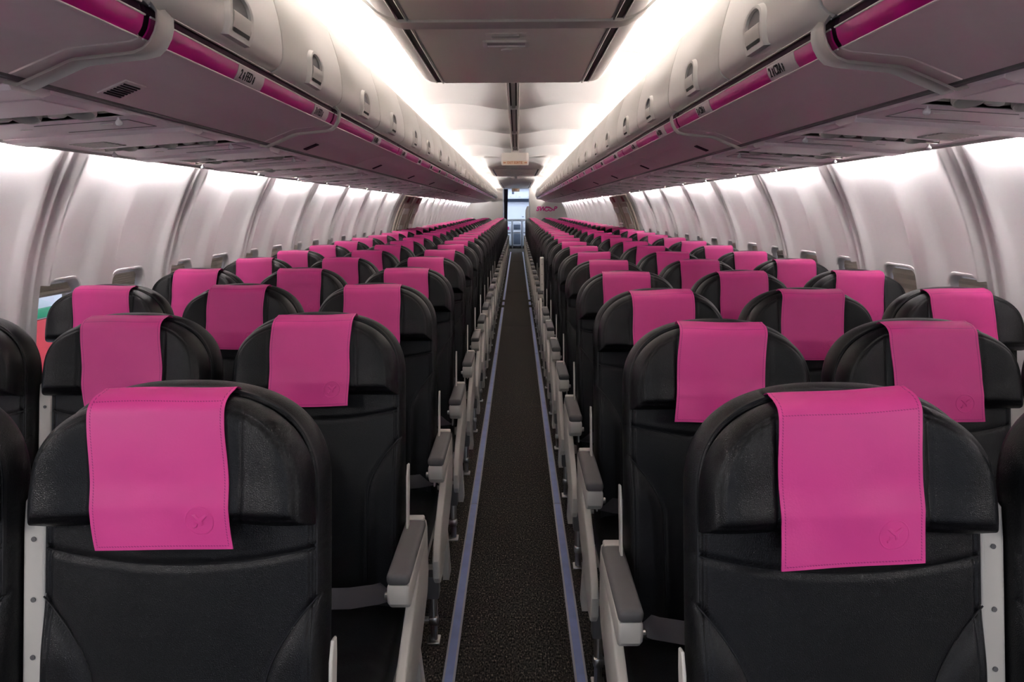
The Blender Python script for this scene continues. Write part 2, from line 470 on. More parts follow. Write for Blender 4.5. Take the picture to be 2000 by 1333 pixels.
# grey service modules hanging under the ceiling
def service_module(y0, y1, slope0, slope1, label, near=False):
    t = thing('ceiling_module', label, 'ceiling panel', (0, y0, 0))
    L = y1-y0
    BZ, TZ = 2.082, 2.2
    # outline sections along y: (y, scale of drop)
    def section(dz):       # dz 0: at ceiling level, 1: fully down
        zb = TZ+(BZ-TZ)*dz
        P = [(.0, zb), (.36, zb), (.42, zb), (.445, zb+.004*dz), (.475, zb+.018*dz), (.505, zb+.045*dz), (.53, zb+.08*dz), (.545, zb+.13*dz)]
        return [(-x, z) for x, z in P[:0:-1]]+P
    st = []
    if slope0 > 0: st += [(slope0*k/6, math.sin(k/6*PI/2)) for k in range(6)]
    st += [(slope0, 1), (L-slope1, 1)]
    if slope1 > 0: st += [(L-slope1+slope1*k/8, math.cos(k/8*PI/2)**.6) for k in range(1, 9)]
    secs = [(y, section(max(.0, d))) for y, d in st]
    V = []; F = []; n = len(secs[0][1])
    for y, P in secs:
        for x, z in P: V.append((x, y, z))
    for j in range(len(secs)-1):
        for i in range(n-1): F.append((j*n+i, j*n+i+1, (j+1)*n+i+1, (j+1)*n+i))
    F.append(tuple(range(n)))
    F.append(tuple((len(secs)-1)*n+i for i in range(n)))
    obj('housing', me('housing', V, F, 'ceiling', True, 50), t)
    a, c = slope0+.05, L-slope1-.01
    def panel(a, c):
        p = obj('panel', MB().box(-.365, .365, a, c, BZ-.008, BZ+.004, .004).mesh('panel', 'panelgrey'), t)
        return p
    for sx in (-1, 1):
        obj('light_slot', MB().box(sx*.392-.013, sx*.392+.013, a, c, BZ-.0035, BZ+.002).mesh('light_slot', 'dark', False), t)
        m_ = MB(); m_.tube([(sx*.376, a, BZ-.006), (sx*.376, c, BZ-.006)], .0055, 8); m_.tube([(sx*.41, a, BZ-.003), (sx*.41, c, BZ-.003)], .004, 8)
        obj('slot_trim', m_.mesh('slot_trim', 'steel'), t)
    return t, panel, a, c, BZ
t, panel, a, c, BZ = service_module(.9, 4.25, .02, .14, 'large grey ceiling panel module above the aisle nearest the camera')
ys = 2.83-.9
panel(a, ys-.06); p = panel(ys+.05, c)
# strap over the joint of two panels
st = []
for k in range(-14, 15):
    x = k/14*.56; ax = abs(x)
    z = BZ-.014 if ax < .4 else BZ-.014+.095*((ax-.4)/.16)**1.8
    st.append((x, z))
V = []; F = []
for (x, z) in st:
    for (dy, dz) in ((-.055, .012), (-.05, 0), (.0, -.004), (.05, 0), (.055, .012)): V.append((x, ys+dy+(.10*max(0, (abs(x)-.4)/.16)**1.5)*-1, z+dz))
for i in range(len(st)-1):
    for j in range(4): F.append((i*5+j, i*5+j+1, (i+1)*5+j+1, (i+1)*5+j))
obj('joint_strap', me('joint_strap', V, F, 'gasket', True, 50), t)
# recessed catch, small label frame and button on the far panel
q = ys+.16
m_ = MB(); m_.box(-.1, .06, q-.02, q+.04, BZ-.011, BZ-.006, .003)
ct = obj('catch_plate', m_.mesh('catch_plate', 'panelgrey'), p)
obj('catch', MB().box(-.075, .035, q-.012, q+.03, BZ-.019, BZ-.010, .006).mesh('catch', 'gasket'), ct) if False else obj('catch', MB().box(-.075, .035, q-.012, q+.03, BZ-.019, BZ-.010, .006).mesh('catch', 'gasket'), p)
m_ = MB()
for (x0, x1, y0, y1) in ((-.115, .075, .10, .115), (-.115, .075, .185, .2), (-.115, -.098, .1, .2), (.058, .075, .1, .2)):
    m_.box(x0, x1, q+y0, q+y1, BZ-.017, BZ-.007, .003)
obj('label_frame', m_.mesh('label_frame', 'white'), p)
obj('label_plate', MB().box(-.1, .06, q+.112, q+.188, BZ-.011, BZ-.007).mesh('label_plate', 'placard', False), p)
obj('button', MB().lathe([(.0, 0), (.024, 0), (.024, -.006), (.016, -.009), (0, -.009)], Matrix.Translation((-.02, q+.28, BZ-.007))).mesh('button', 'white'), p)
t, panel, a, c, BZ = service_module(11.7, 15.6, 1.15, .15, 'grey ceiling panel module beyond the hanging exit sign')
p = panel(a, (a+c)/2-.02); p2 = panel((a+c)/2+.02, c)
for pp, yy in ((p, (a*.6+c*.4)), (p2, (a*.2+c*.8))):
    for x in (-.13, .1): obj('catch', MB().box(x-.03, x+.03, yy-.04, yy+.04, BZ-.016, BZ-.007, .003).mesh('catch', 'white'), pp)
t, panel, a, c, BZ = service_module(18.1, YB-.02, 1.2, .0, 'pale ceiling panel module next to the rear doorway')

# exit sign
t = thing('exit_sign', 'hanging white EXIT SORTIE sign over the aisle', 'sign', (0, 9.35, 0))
m_ = MB(); P = rrect(.172, .078, .02); m_.prism([(x, 2.02+z) for x, z in P], 'y', -.022, .022, .006)
obj('sign_body', m_.mesh('sign_body', 'white'), t)
obj('stem', MB().box(-.05, .05, -.015, .015, 2.09, 2.155).mesh('stem', 'white', False), t)
obj('sign_face', MB().prism([(x, 1.975+z) for x, z in rrect(.156, .024, .012)], 'y', -.0245, -.021).mesh('sign_face', 'exitface'), t)
for wd_, x in (('EXIT', -.062), ('SORTIE', .038)):
    obj('lettering', text_mesh(wd_, .041, 'amber', sx=.82), t, (x, -.026, 1.975), (R(90), 0, 0))
for sx in (-1, 1):
    pts = [(sx*.148, 0), (sx*.134, .011), (sx*.136, .0035), (sx*.114, .0035), (sx*.114, -.0035), (sx*.136, -.0035), (sx*.134, -.011)]
    obj('arrow', MB().prism([(x, 1.975+z) for x, z in pts], 'y', -.0265, -.024).mesh('arrow', 'amber', False), t)

# lamp tubes tucked behind the bins: they wash the ceiling; others sit above the service panels and wash the walls
BIN_L = 1.5
for side in (-1, 1):
    y = .2; i = 0
    while y < YB-.1:
        L = min(1.46, YB-.05-y)
        o = obj('ceiling_wash_light', MB().tube([(0, 0, 0), (0, L, 0)], .018, 8).mesh('tube', 'light', True, None), None, (side*1.11, y, 1.985))
        tag(o, 'white lamp tube hidden in the cove on top of the %s bins' % ('left' if side < 0 else 'right'), 'lamp', 'cove lamps over the %s bins' % ('left' if side < 0 else 'right'))
        y += 1.5; i += 1
    k = int((YF-SEAM0)//PANEL)+1
    while SEAM0+(k+1)*PANEL < YB+.1:
        a = SEAM0+k*PANEL
        if a > -.8 and not (EXIT_Y[0]-.9 < a+.5 < EXIT_Y[1]+.3):
            o = obj('wall_wash_light', MB().tube([(0, .085, 0), (0, PANEL-.085, 0)], .011, 8).mesh('tube', 'light2', True, None), None, (side*1.462, a, 1.655))
            tag(o, 'white lamp tube hidden above the edge of the %s service panels' % ('left' if side < 0 else 'right'), 'lamp', 'wall lamps behind the %s service panels' % ('left' if side < 0 else 'right'))
        k += 1

# ------------------------------------------------------------------ overhead bins
DOOR = [(.655, 1.774), (.64, 1.780), (.627, 1.792), (.6195, 1.81), (.617, 1.84), (.6185, 1.875), (.624, 1.915), (.633, 1.955), (.644, 1.995), (.656, 2.033), (.668, 2.058), (.684, 2.068), (.70, 2.066)]
UNDER = [(.674, 1.7135), (.69, 1.708), (.80, 1.697), (.815, 1.693), (.92, 1.652), (.928, 1.655)]
def ext_profile(side, P, y0, y1, th=None, ny=2):
    """a sheet following outline P from y0 to y1, with thickness th behind it"""
    V = []; F = []; n = len(P)
    for y in np.linspace(y0, y1, ny):
        for x, z in P: V.append((side*x, float(y), z))
    for j in range(ny-1):
        for i in range(n-1): F.append((j*n+i, j*n+i+1, (j+1)*n+i+1, (j+1)*n+i))
    return V, F
def closed_profile(side, P, y0, y1, r=0):
    m_ = MB(); m_.prism([(side*x, z) for x, z in P], 'y', y0, y1, r); return m_
def door_frame(s_):
    """point and outward normal on the door at arc fraction index s_ (float index into DOOR)"""
    i = min(len(DOOR)-2, max(0, int(s_))); f = s_-i
    a, b = DOOR[i], DOOR[i+1]
    p = (a[0]*(1-f)+b[0]*f, a[1]*(1-f)+b[1]*f)
    def tn(k):
        k0, k1 = max(0, k-1), min(len(DOOR)-1, k+1)
        return (DOOR[k1][0]-DOOR[k0][0], DOOR[k1][1]-DOOR[k0][1])
    t0, t1 = tn(i), tn(i+1); tt = (t0[0]*(1-f)+t1[0]*f, t0[1]*(1-f)+t1[1]*f)
    l = math.hypot(*tt); return p, (-tt[1]/l, tt[0]/l)
def door_at_z(z):
    for i in range(len(DOOR)-2):
        if DOOR[i][1] <= z <= DOOR[i+1][1]: return i+(z-DOOR[i][1])/(DOOR[i+1][1]-DOOR[i][1])
    return 0
_bin = {}
def cached(key, fn):
    if key not in _bin: _bin[key] = fn()
    return _bin[key]
def latch_meshes(side):
    zc = 1.838
    def out(P, n):
        r = []
        for (y, dz) in P:
            p, nn = door_frame(door_at_z(zc+dz)); r.append((side*(p[0]+nn[0]*n), y, p[1]+nn[1]*n))
        return r
    def shape(w, h, top):      # D shape: square foot, rounded top
        P = []
        for k in range(13):
            a = PI*k/12; P.append((w*math.cos(a), top+h*.45*math.sin(a)))
        P += [(-w, -h*.3), (-w*.92, -h*.52), (w*.92, -h*.52), (w, -h*.3)]
        return P
    A = shape(.08, .10, .012); B = shape(.071, .088, .012); C = shape(.056, .072, .012)
    V = out(A, .0)+out(B, .011)+out(C, .010)+out(C, .002); n = len(A)
    F = [(i*n+k, i*n+(k+1) % n, (i+1)*n+(k+1) % n, (i+1)*n+k) for i in range(3) for k in range(n)]
    ring = me('latch_frame', V, F, 'door', True, 40)
    # recess plate made as rows so that it follows the door
    V = []; F = []
    zz = np.linspace(-.034, .043, 8)
    for z in zz:
        w = .056 if z < .012 else .056*math.sqrt(max(0, 1-((z-.012)/.0325)**2))
        for y in (-w, w):
            p, nn = door_frame(door_at_z(zc+z)); V.append((side*(p[0]+nn[0]*.0025), y, p[1]+nn[1]*.0025))
    F = [(2*i, 2*i+1, 2*i+3, 2*i+2) for i in range(7)]
    rec = me('latch_recess', V, F, 'pad', True, None)
    V = []; F = []
    rows = [(-.03, .004), (-.03, .009), (-.015, .0115), (0, .012), (.004, .010), (.005, .004)]
    for z, n_ in rows:
        for y in (-.052, .052):
            p, nn = door_frame(door_at_z(zc+z)); V.append((side*(p[0]+nn[0]*n_), y, p[1]+nn[1]*n_))
    F = [(2*i, 2*i+1, 2*i+3, 2*i+2) for i in range(5)]+[tuple(range(0, 12, 2)), tuple(range(1, 12, 2))]
    pad = me('paddle', V, F, 'gasket', True, 40)
    V = []; F = []
    for z in (-.0365, -.0295):
        for y in (-.049, .049):
            p, nn = door_frame(door_at_z(zc+z)); V.append((side*(p[0]+nn[0]*.0105), y, p[1]+nn[1]*.0105))
    slot = me('latch_slot', V, [(0, 1, 3, 2)], 'dark', False)
    return ring, rec, pad, slot
LIP = [(.672, 1.716), (.6655, 1.7235), (.6605, 1.732), (.657, 1.742), (.655, 1.752)]
def lip_pt(side, f, n):
    s_ = f*(len(LIP)-1); i = min(len(LIP)-2, int(s_)); g = s_-i
    a, b = LIP[i], LIP[i+1]; p = (a[0]*(1-g)+b[0]*g, a[1]*(1-g)+b[1]*g)
    t = (b[0]-a[0], b[1]-a[1]); l = math.hypot(*t); nn = (-t[1]/l, t[0]/l)
    return (side*(p[0]+nn[0]*n), p[1]+nn[1]*n)
def lip_sheet(side, y0, y1, n, f0=0., f1=1., th=.003):
    V = []; F = []
    K = 7
    for k in range(K):
        f = f0+(f1-f0)*k/(K-1)
        for nn in (n, n-th):
            x, z = lip_pt(side, f, nn)
            for y in (y0, y1): V.append((x, y, z))
    for k in range(K-1):
        a = k*4; F += [(a, a+1, a+5, a+4), (a+2, a+6, a+7, a+3), (a, a+4, a+6, a+2), (a+1, a+3, a+7, a+5)]
    F += [(0, 2, 3, 1), ((K-1)*4, (K-1)*4+1, (K-1)*4+3, (K-1)*4+2)]
    return V, F

BIN0 = {-1: 1.27-1.5*1, 1: 1.47-1.5*1}
def placard_pos(side, n):   # n: row number printed on the placard
    if side < 0: return {2: 1.93, 3: 2.60, 4: 3.62, 5: 4.48, 6: 5.2}.get(n, ROW0+.28+PITCH*(n-1)+.15)
    return ROW0+.1+PITCH*(n-1)+.06
person = [(-.4, 0), (.4, 0), (.4, .9), (.7, 1.0), (.7, 2.2), (.35, 2.3), (.35, 2.5), (-.35, 2.5), (-.35, 2.3), (-.7, 2.2), (-.7, 1.), (-.4, .9)]
for side in (-1, 1):
    sd = 'left' if side < 0 else 'right'
    ring, rec, pad, slot = latch_meshes(side)
    nb = int((YB-.05-BIN0[side])/BIN_L)+1
    edges = ([-.1, 1.40, 2.77] if side < 0 else [.02, 1.53, 2.97])
    while edges[-1] < YB-.4: edges.append(min(edges[-1]+BIN_L, YB-.03))
    for bi in range(len(edges)-1):
        y0 = edges[bi]; L = edges[bi+1]-y0
        if L < .3: continue
        g = .004
        lab = {0: 'grey overhead bin at the top %s corner of the photo, nearest of its row' % sd}.get(bi, '%s overhead bin from the front on the %s side, grey with magenta strip' % (nth(bi+1), sd))
        t = thing('overhead_bin', lab, 'overhead bin', (0, y0, 0), 'overhead bins along the %s side' % sd)
        full = L > 1.2
        def K(k, fn): return cached((side, k, round(L, 4)), fn)
        body = UNDER+[(.936, 1.70), (1.2, 1.71), (1.2, 1.93), (1.05, 1.95), (.692, 1.955), (.668, 1.87), (.664, 1.82), (.678, 1.795), (.69, 1.778)]
        bd = obj('body', K('body', lambda: closed_profile(side, body, g, L-g).mesh('body', 'binbody', True, 25)), t)
        # magenta lip with pale beading, dark groove above it
        def f(): V, F = lip_sheet(side, .012, L-.012, .003); return me('lip_strip', V, F, 'magenta', True, 60)
        obj('lip_strip', K('lip', f), t)
        def f():
            m_ = MB()
            for ff, n_ in ((-.0, .0035), (1.0, .0035)):
                x, z = lip_pt(side, ff, n_); m_.tube([(x, .01, z), (x, L-.01, z)], .0021, 6)
            return m_.mesh('lip_beading', 'white')
        obj('lip_beading', K('bead', f), t)
        obj('groove', K('groove', lambda: closed_profile(side, [(.6575, 1.755), (.662, 1.7725), (.70, 1.78), (.70, 1.72), (.676, 1.718)], .008, L-.008).mesh('groove', 'maroon', False)), t)
        # two doors with latches
        half = L/2
        ndoor = 2 if full else 1
        for d_ in range(ndoor):
            w = L/ndoor; a = d_*w+.005; c = (d_+1)*w-.005
            def f():
                m_ = MB(); back = [(x+.018, z) for x, z in DOOR[::-1]]
                m_.prism([(side*x, z) for x, z in DOOR+[(.71, 2.05), (.69, 2.03), (.675, 1.98), (.65, 1.9), (.645, 1.82), (.668, 1.785)]], 'y', a, c, .004, 2)
                return m_.mesh('door', 'door', True, 40)
            dr = obj('door', K(('door', d_), f), t)
            obj('door_edge', K(('edge', d_), lambda: MB().tube([(side*.654, a+.01, 1.7725), (side*.654, c-.01, 1.7725)], .0017, 6).mesh('door_edge', 'white')), dr)
            lt = obj('latch', ring, dr, (0, (a+c)/2+(.02 if d_ == 0 else -.03), 0))
            obj('latch_recess', rec, lt if False else dr, (0, (a+c)/2+(.02 if d_ == 0 else -.03), 0))
            obj('latch_paddle', pad, dr, (0, (a+c)/2+(.02 if d_ == 0 else -.03), 0))
            obj('latch_slot', slot, dr, (0, (a+c)/2+(.02 if d_ == 0 else -.03), 0))
        # rubber moulding at the near joint: along the belly, over the lip
        def f():
            P = [(.934, 1.650), (.918, 1.644), (.815, 1.686), (.80, 1.690), (.69, 1.701), (.672, 1.7065), (.661, 1.717), (.653, 1.730), (.648, 1.745), (.647, 1.757), (.655, 1.768), (.675, 1.772)]
            V = []; F = []
            wd = (.026 if bi < 2 else .012)
            for i, (x, z) in enumerate(P):
                w_ = wd*(1.25 if 4 < i < 10 else 1)
                a_ = P[max(0, i-1)]; b_ = P[min(len(P)-1, i+1)]; tt = (b_[0]-a_[0], b_[1]-a_[1]); l = math.hypot(*tt); nn = (tt[1]/l, -tt[0]/l)
                for (dy, n_) in ((-w_, -.014), (-w_*.8, -.0068), (-w_*.4, -.0055), (w_*.4, -.0055), (w_*.8, -.0068), (w_, -.014)):
                    V.append((side*(x+nn[0]*n_), dy+wd*1.26, z+nn[1]*n_))
            n_ = 6
            F = [(i*n_+j, i*n_+j+1, (i+1)*n_+j+1, (i+1)*n_+j) for i in range(len(P)-1) for j in range(n_-1)]
            return me('joint_moulding', V, F, 'gasket', True, 50)
        if bi < 3: obj('joint_moulding', cached((side, 'mould', bi < 2), f), t)
        # underside fittings
        if side < 0 and bi == 1 or bi in (3, 5, 7, 9) or (bi in (2, 4)):
            if bi == 1:
                gy = .30
                gr = obj('speaker_grille', MB().box(-.036, .036, -.045, .045, -.001, .003, .001).mesh('speaker_grille', 'binbody'), t, (side*.868, gy, 1.6695), (0, R(-21.3), 0))
                m_ = MB()
                for k in range(7): m_.box(-.027+k*.0082, -.0232+k*.0082, -.036, .032, -.003, -.0005)
                obj('slot', m_.mesh('slot', 'black', False), gr)
            else:
                obj('info_plate', cached('info', lambda: MB().box(-.03, .03, -.022, .022, -.002, .002).mesh('info_plate', 'maroon', False)), t,
                    (side*.868, .45, 1.670), (0, R(21.3*side), 0))
    # row placards: stuck on the lip, children of the bin that carries them
    bins = [o for o in COL.objects if o.name.startswith('overhead_bin') and sd+' ' in o['label']]
    bins = sorted([o for o in bins if (o['group'].endswith(sd+' side'))], key=lambda o: o.location.y)
    for n in range(1, ROWS+1):
        yc = placard_pos(side, n)
        if n == 1: continue
        own = [o for o in bins if o.location.y <= yc][-1] if any(o.location.y <= yc for o in bins) else bins[0]
        nxt = [o.location.y for o in bins if o.location.y > own.location.y+.1]; ly = min(max(yc-own.location.y, .125), (nxt[0] if nxt else YB)-own.location.y-.105)
        def f(): V, F = lip_sheet(side, -.09, .09, .0046, .04, .96); return me('row_placard', V, F, 'placard', True, 60)
        if own.location.y+ly+.09 > YB: continue
        pl = obj('row_placard', cached((side, 'placard'), f), own, (0, ly, 0))
        x0, z0 = lip_pt(side, .08, .0052); x1, z1 = lip_pt(side, .92, .0052)
        xa = Vector((0, -side, 0)); ya = Vector((x1-x0, 0, z1-z0)).normalized(); za = xa.cross(ya)
        mt = Matrix((xa, ya, za)).transposed().to_4x4()
        mid = Vector(((x0+x1)/2, 0, (z0+z1)/2))+za*.0030
        for nm, body, px in (('row_number', '%d' % n, -.069 if n < 10 else -.066), ('lettering', 'FED' if side < 0 else 'CBA', -.017)):
            o = obj(nm, text_mesh(body, .034, 'black', sx=.74), pl)
            mt3 = mt.copy(); mt3.translation = mid+xa*px; o.matrix_local = mt3
        if n < 9:                      # seated-person pictograms either side of the letters
            m_ = MB(); k = .0058
            for px in (-.0505, .0165):
                m_ = MB(); m_.prism([(px+x*k, -.011+z*k) for x, z in person], 'z', -.0003, .0006)
                m_.lathe([(.0033, -.0003), (.0033, .0006)], Matrix.Translation((px, .0062, 0)), 10)
                o = obj('pictogram', m_.mesh('pictogram', 'black', False), pl); mt2 = mt.copy(); mt2.translation = mid; o.matrix_local = mt2

# ------------------------------------------------------------------ passenger service units (under the bins, one per row)
PX0, PZ0, PX1, PZ1 = .945, 1.640, 1.475, 1.606
PU = math.hypot(PX1-PX0, PZ1-PZ0); PA = math.atan2(PZ0-PZ1, PX1-PX0)
def psu_frame(side):
    """local axes: u outward, v aft, w down (out of the panel)"""
    u = Vector((side*math.cos(PA), 0, -math.sin(PA))); v = Vector((0, 1, 0)); w = Vector((-side*math.sin(PA), 0, -math.cos(PA)))
    m4 = Matrix((u, v, w)).transposed().to_4x4(); m4.translation = Vector((side*PX0, 0, PZ0)); return m4
def psu_parts(side):
    m4 = psu_frame(side)
    def fin_(m_, name, ma, ang=35):
        V = [m4 @ Vector(v) for v in m_.V]; return me(name, V, m_.F, ma, True, ang)
    P = {}
    A, B, LN = .25, .345, PITCH
    m_ = MB()
    m_.box(0, PU, .002, A, -.014, .0, .003); m_.box(0, PU, B, LN-.13, -.014, 0, .003)
    m_.box(0, .03, A-.01, B+.01, -.014, -.0005); m_.box(PU-.03, PU, A-.01, B+.01, -.014, -.0005)
    m_.prism([(LN-.128, .001), (LN-.12, .010), (LN-.03, .012), (LN-.002, .002), (LN-.002, -.014), (LN-.128, -.014)], 'x', 0, PU, 0)   # raised cross bead
    P['panel'] = fin_(m_, 'panel', 'psu', 30)
    m_ = MB().box(.02, PU-.02, A-.005, B+.005, -.045, -.034)
    m_.box(.02, PU-.02, A-.004, A, -.04, -.001); m_.box(.02, PU-.02, B, B+.004, -.04, -.001)
    P['tray'] = fin_(m_, 'tray', 'cup')
    # six round cups in the tray: three lamps, three air nozzles
    def cup(u, rr):
        m_ = MB(); mt = Matrix.Translation((u, (A+B)/2, -.036)) @ Matrix.Rotation(R(18), 4, 'X')
        m_.lathe([(rr*.62, 0), (rr, .0), (rr, .03), (rr*.92, .035), (rr*.84, .034), (rr*.78, .024), (rr*.74, .006), (.0, .005)], mt, 20); return m_
    P['lamp'] = [fin_(cup(u, .036), 'reading_lamp', 'cup', 40) for u in (.11, .25, .39)]
    lens = []
    for u in (.11, .25, .39):
        mt = Matrix.Translation((u, (A+B)/2, -.036)) @ Matrix.Rotation(R(18), 4, 'X')
        lens.append(fin_(MB().lathe([(0, .0062), (.026, .0062), (.024, .010), (.012, .013), (0, .014)], mt, 16), 'lens', 'pad', 40))
    P['lens'] = lens
    noz = []
    for u in (.18, .32, .455):
        mt = Matrix.Translation((u, (A+B)/2+.005, -.036)) @ Matrix.Rotation(R(-10), 4, 'X')
        noz.append(fin_(MB().lathe([(.034, 0), (.034, .01), (.03, .016), (.022, .02), (.021, .032), (.012, .036), (.008, .03), (0, .028)], mt, 18), 'air_nozzle', 'shell', 40))
    P['nozzle'] = noz
    kn = []
    for u in (.055, .475):
        mt = Matrix.Translation((u, B+.012, 0))
        kn.append(fin_(MB().lathe([(.003, -.002), (.003, .004), (.0075, .008), (.0095, .0125), (.0085, .0175), (.0045, .0205), (0, .021)], mt, 14), 'call_bulb', 'clear', None))
    P['bulb'] = kn
    m_ = MB(); m_.box(.05, .30, .035, A-.035, 0, .003, .002, 1)
    P['mask_door'] = fin_(m_, 'mask_door', 'psu')
    m_ = MB()
    for k in range(7): m_.box(.34, .45, .05+k*.021, .061+k*.021, .0, .004, .001, 1)
    P['grille'] = fin_(m_, 'air_grille', 'cup')
    m_ = MB()
    m_.box(.05, .3, B+.05, B+.0525, .0, .0012); m_.box(.05, .0525, B+.05, B+.2, .0, .0012); m_.box(.05, .3, B+.2, B+.2025, 0, .0012)
    P['line'] = fin_(m_, 'panel_line', 'pad')
    P['clip'] = [fin_(MB().box(u, u+.03, B+.1, B+.105, 0, .002), 'clip', 'white') for u in (.12, .34)]
    return P
for side in (-1, 1):
    sd = 'left' if side < 0 else 'right'
    P = psu_parts(side)
    y0 = (1.82-.26 if side < 0 else 1.70-.26)-2*PITCH
    n = 0; k = 0
    while y0+(k+1)*PITCH < YB:
        y = y0+k*PITCH; k += 1
        if y < YF: continue
        n += 1
        t = thing('passenger_service_unit', 'pink-tinted grey lamp and air nozzle unit under the %s bins, %s from the front' % (sd, nth(n)), 'overhead console', (0, y, 0), 'service units under the %s bins' % sd)
        obj('panel', P['panel'], t); 
        tr = obj('lamp_tray', P['tray'], t)
        far = k > 14
        for i in range(3):
            l = obj('reading_lamp', P['lamp'][i], tr)
            if not far: obj('lens', P['lens'][i], tr)
            if not far: obj('air_nozzle', P['nozzle'][i], tr)
        for i in range(2): obj('call_bulb', P['bulb'][i], t)
        if not far:
            obj('mask_door', P['mask_door'], t); obj('air_grille', P['grille'], t); obj('panel_line', P['line'], t); [obj('clip', q, t) for q in P['clip']]
    # shadow-gap trim between the bins and the panels, and the thin trim at the wall edge
    o = struct('trim_%d' % (8 if side < 0 else 9), MB().box(side*.926 if side > 0 else -.946, .946 if side > 0 else -.926, YF, YB-.02, 1.648, 1.662).mesh('trim', 'pad', False))
    m_ = MB(); m_.box(min(side*1.4755, side*1.4815), max(side*1.4755, side*1.4815), YF, YB-.02, 1.598, 1.618)
    struct('trim_%d' % (10 if side < 0 else 11), m_.mesh('trim', 'white', False))

# ------------------------------------------------------------------ seats
SW = .222                    # half width of a backrest
LEAN = R(11.5); LB, Z0 = .73, .42
def bk(x, l, n):              # backrest frame -> seat frame
    return (x, l*math.sin(LEAN)-n*math.cos(LEAN), Z0+l*math.cos(LEAN)+n*math.sin(LEAN))
def top_l(x, W, H, e=2.5):
    return LB-H+H*(max(0, 1-(abs(x)/W)**e))**(1/e)
def outline_pts(W, H, l0, inset=0., e=2.5, n=220):
    P = []
    for k in range(n+1):
        a = PI*k/n; c, s = math.cos(a), math.sin(a)
        P.append((W*math.copysign(abs(c)**(2/e), c), LB-H-inset+H*abs(s)**(2/e)))
    P = [(W, l0)]+[(W, l0+(P[0][1]-l0)*k/60) for k in range(1, 60)]+P+[(-W, l0+(P[-1][1]-l0)*k/60) for k in range(59, 0, -1)]+[(-W, l0)]
    return np.array(P)
def pad_mesh(name, W, H, l0, inset, nf, nb, r, bottom_round=0., NX=121, NL=150, m='leather'):
    """upholstered pad: rounded-top outline, front height nf(x,l,d), flat back at nb"""
    O = outline_pts(W, H, l0, inset)
    xs = W*np.sin(np.linspace(-PI/2, PI/2, NX))
    V = []; F = []
    T = np.linspace(0, 1, NL); T = 1-(1-T)**1.35
    e = 2.5
    pts = []
    for t in T:
        for x in xs:
            lt = LB-inset-H+H*(max(0, 1-(abs(x)/W)**e))**(1/e)
            pts.append((x, l0+t*(lt-l0)))
    pts = np.array(pts)
    d = np.full(len(pts), 9.)
    for k in range(0, len(pts), 4000):
        q = pts[k:k+4000]
        A = O[:-1]; B = O[1:]; AB = B-A; L2 = (AB**2).sum(1)+1e-12
        tt = ((q[:, None, :]-A[None])*AB[None]).sum(2)/L2[None]; tt = np.clip(tt, 0, 1)
        D = np.sqrt((((q[:, None, :]-(A[None]+tt[..., None]*AB[None])))**2).sum(2))
        d[k:k+4000] = D.min(1)
    if bottom_round: d = np.minimum(d, np.maximum(0, pts[:, 1]-l0)*1.0)
    for sgn in (1, -1):
        for (x, l), dd in zip(pts, d):
            if sgn > 0:
                h = nf(x, l, dd); q = max(0., 1-dd/r); k = (1-math.sqrt(max(0, 1-q*q)))
                n = h-(h-(nb+(h-nb)*.35))*k
            else:
                q = max(0., 1-dd/(r*.7)); k = (1-math.sqrt(max(0, 1-q*q))); n = nb+(nf(x, l, dd)-nb)*.35*k
            V.append(bk(x, l, n))
    N = NX*NL
    for j in range(NL-1):
        for i in range(NX-1):
            a = j*NX+i; F.append((a, a+1, a+NX+1, a+NX))
            F.append((N+a, N+a+NX, N+a+NX+1, N+a+1))
    B_ = list(range(NX))+[j*NX+NX-1 for j in range(1, NL)]+[(NL-1)*NX+i for i in range(NX-2, -1, -1)]+[j*NX for j in range(NL-2, 0, -1)]
    for k in range(len(B_)):
        a, b = B_[k], B_[(k+1) % len(B_)]; F.append((a, b, N+b, N+a))
    dme = bpy.data.meshes.new(name); dme.from_pydata([tuple(map(float, v)) for v in V], [], F)
    bm = bmesh.new(); bm.from_mesh(dme); bmesh.ops.remove_doubles(bm, verts=bm.verts[:], dist=.0002)
    bmesh.ops.recalc_face_normals(bm, faces=bm.faces[:]); bm.to_mesh(dme); bm.free()
    fin(dme, m, True, None)
    return dme
def groove(dist, w, dep): return dep*math.exp(-(dist/w)**2)
def nf_back(x, l, d):
    n = .034
    ax = abs(x)
    xs = (.132+.082*(max(0, l-.26)/.14)**1.6 if l > .26 else .132-.02*(.26-l)) if l < .405 else .5     # side bolster seam
    n += .012*smooth(xs-.02, xs+.03, ax)*(1 if l < .41 else 0)*smooth(.41, .3, l)
    n -= groove(ax-xs, .004, .006)
    la = .446+.030*(ax/SW)**2                                   # curved seam under the head pad
    n -= groove(l-la, .0036, .006)
    n += .006*math.exp(-((l-.16)/.12)**2)                       # lumbar swell
    n -= groove(d-.021, .0028, .005)*(1 if l > .38 else smooth(.3, .38, l))      # piping groove round the top
    n -= groove(ax-.199, .003, .003)*smooth(.40, .36, l)
    return n
def nf_head(x, l, d):
    ax = abs(x)
    n = .078+.016*smooth(.10, .17, ax)-.006*smooth(.18, .21, ax)
    n -= groove(ax-.108, .004, .007)
    n += .006*math.sin(PI*min(1, max(0, (l-.512)/.21)))
    n += .007*smooth(.59, .53, l)
    n -= groove(d-.017, .0025, .0025)
    return n
SEAT = {}
SEAT['backrest'] = pad_mesh('backrest', SW, .17, -.065, 0., nf_back, -.03, .024)
SEAT['headrest'] = pad_mesh('headrest', SW-.010, .165, .512, .016, nf_head, .020, .03, 1., 111, 90)
def piping(W, H, inset, n, r, l0):
    P = outline_pts(W, H, l0, inset)[::3]
    return MB().tube([bk(x, l, n) for x, l in P], r, 6)
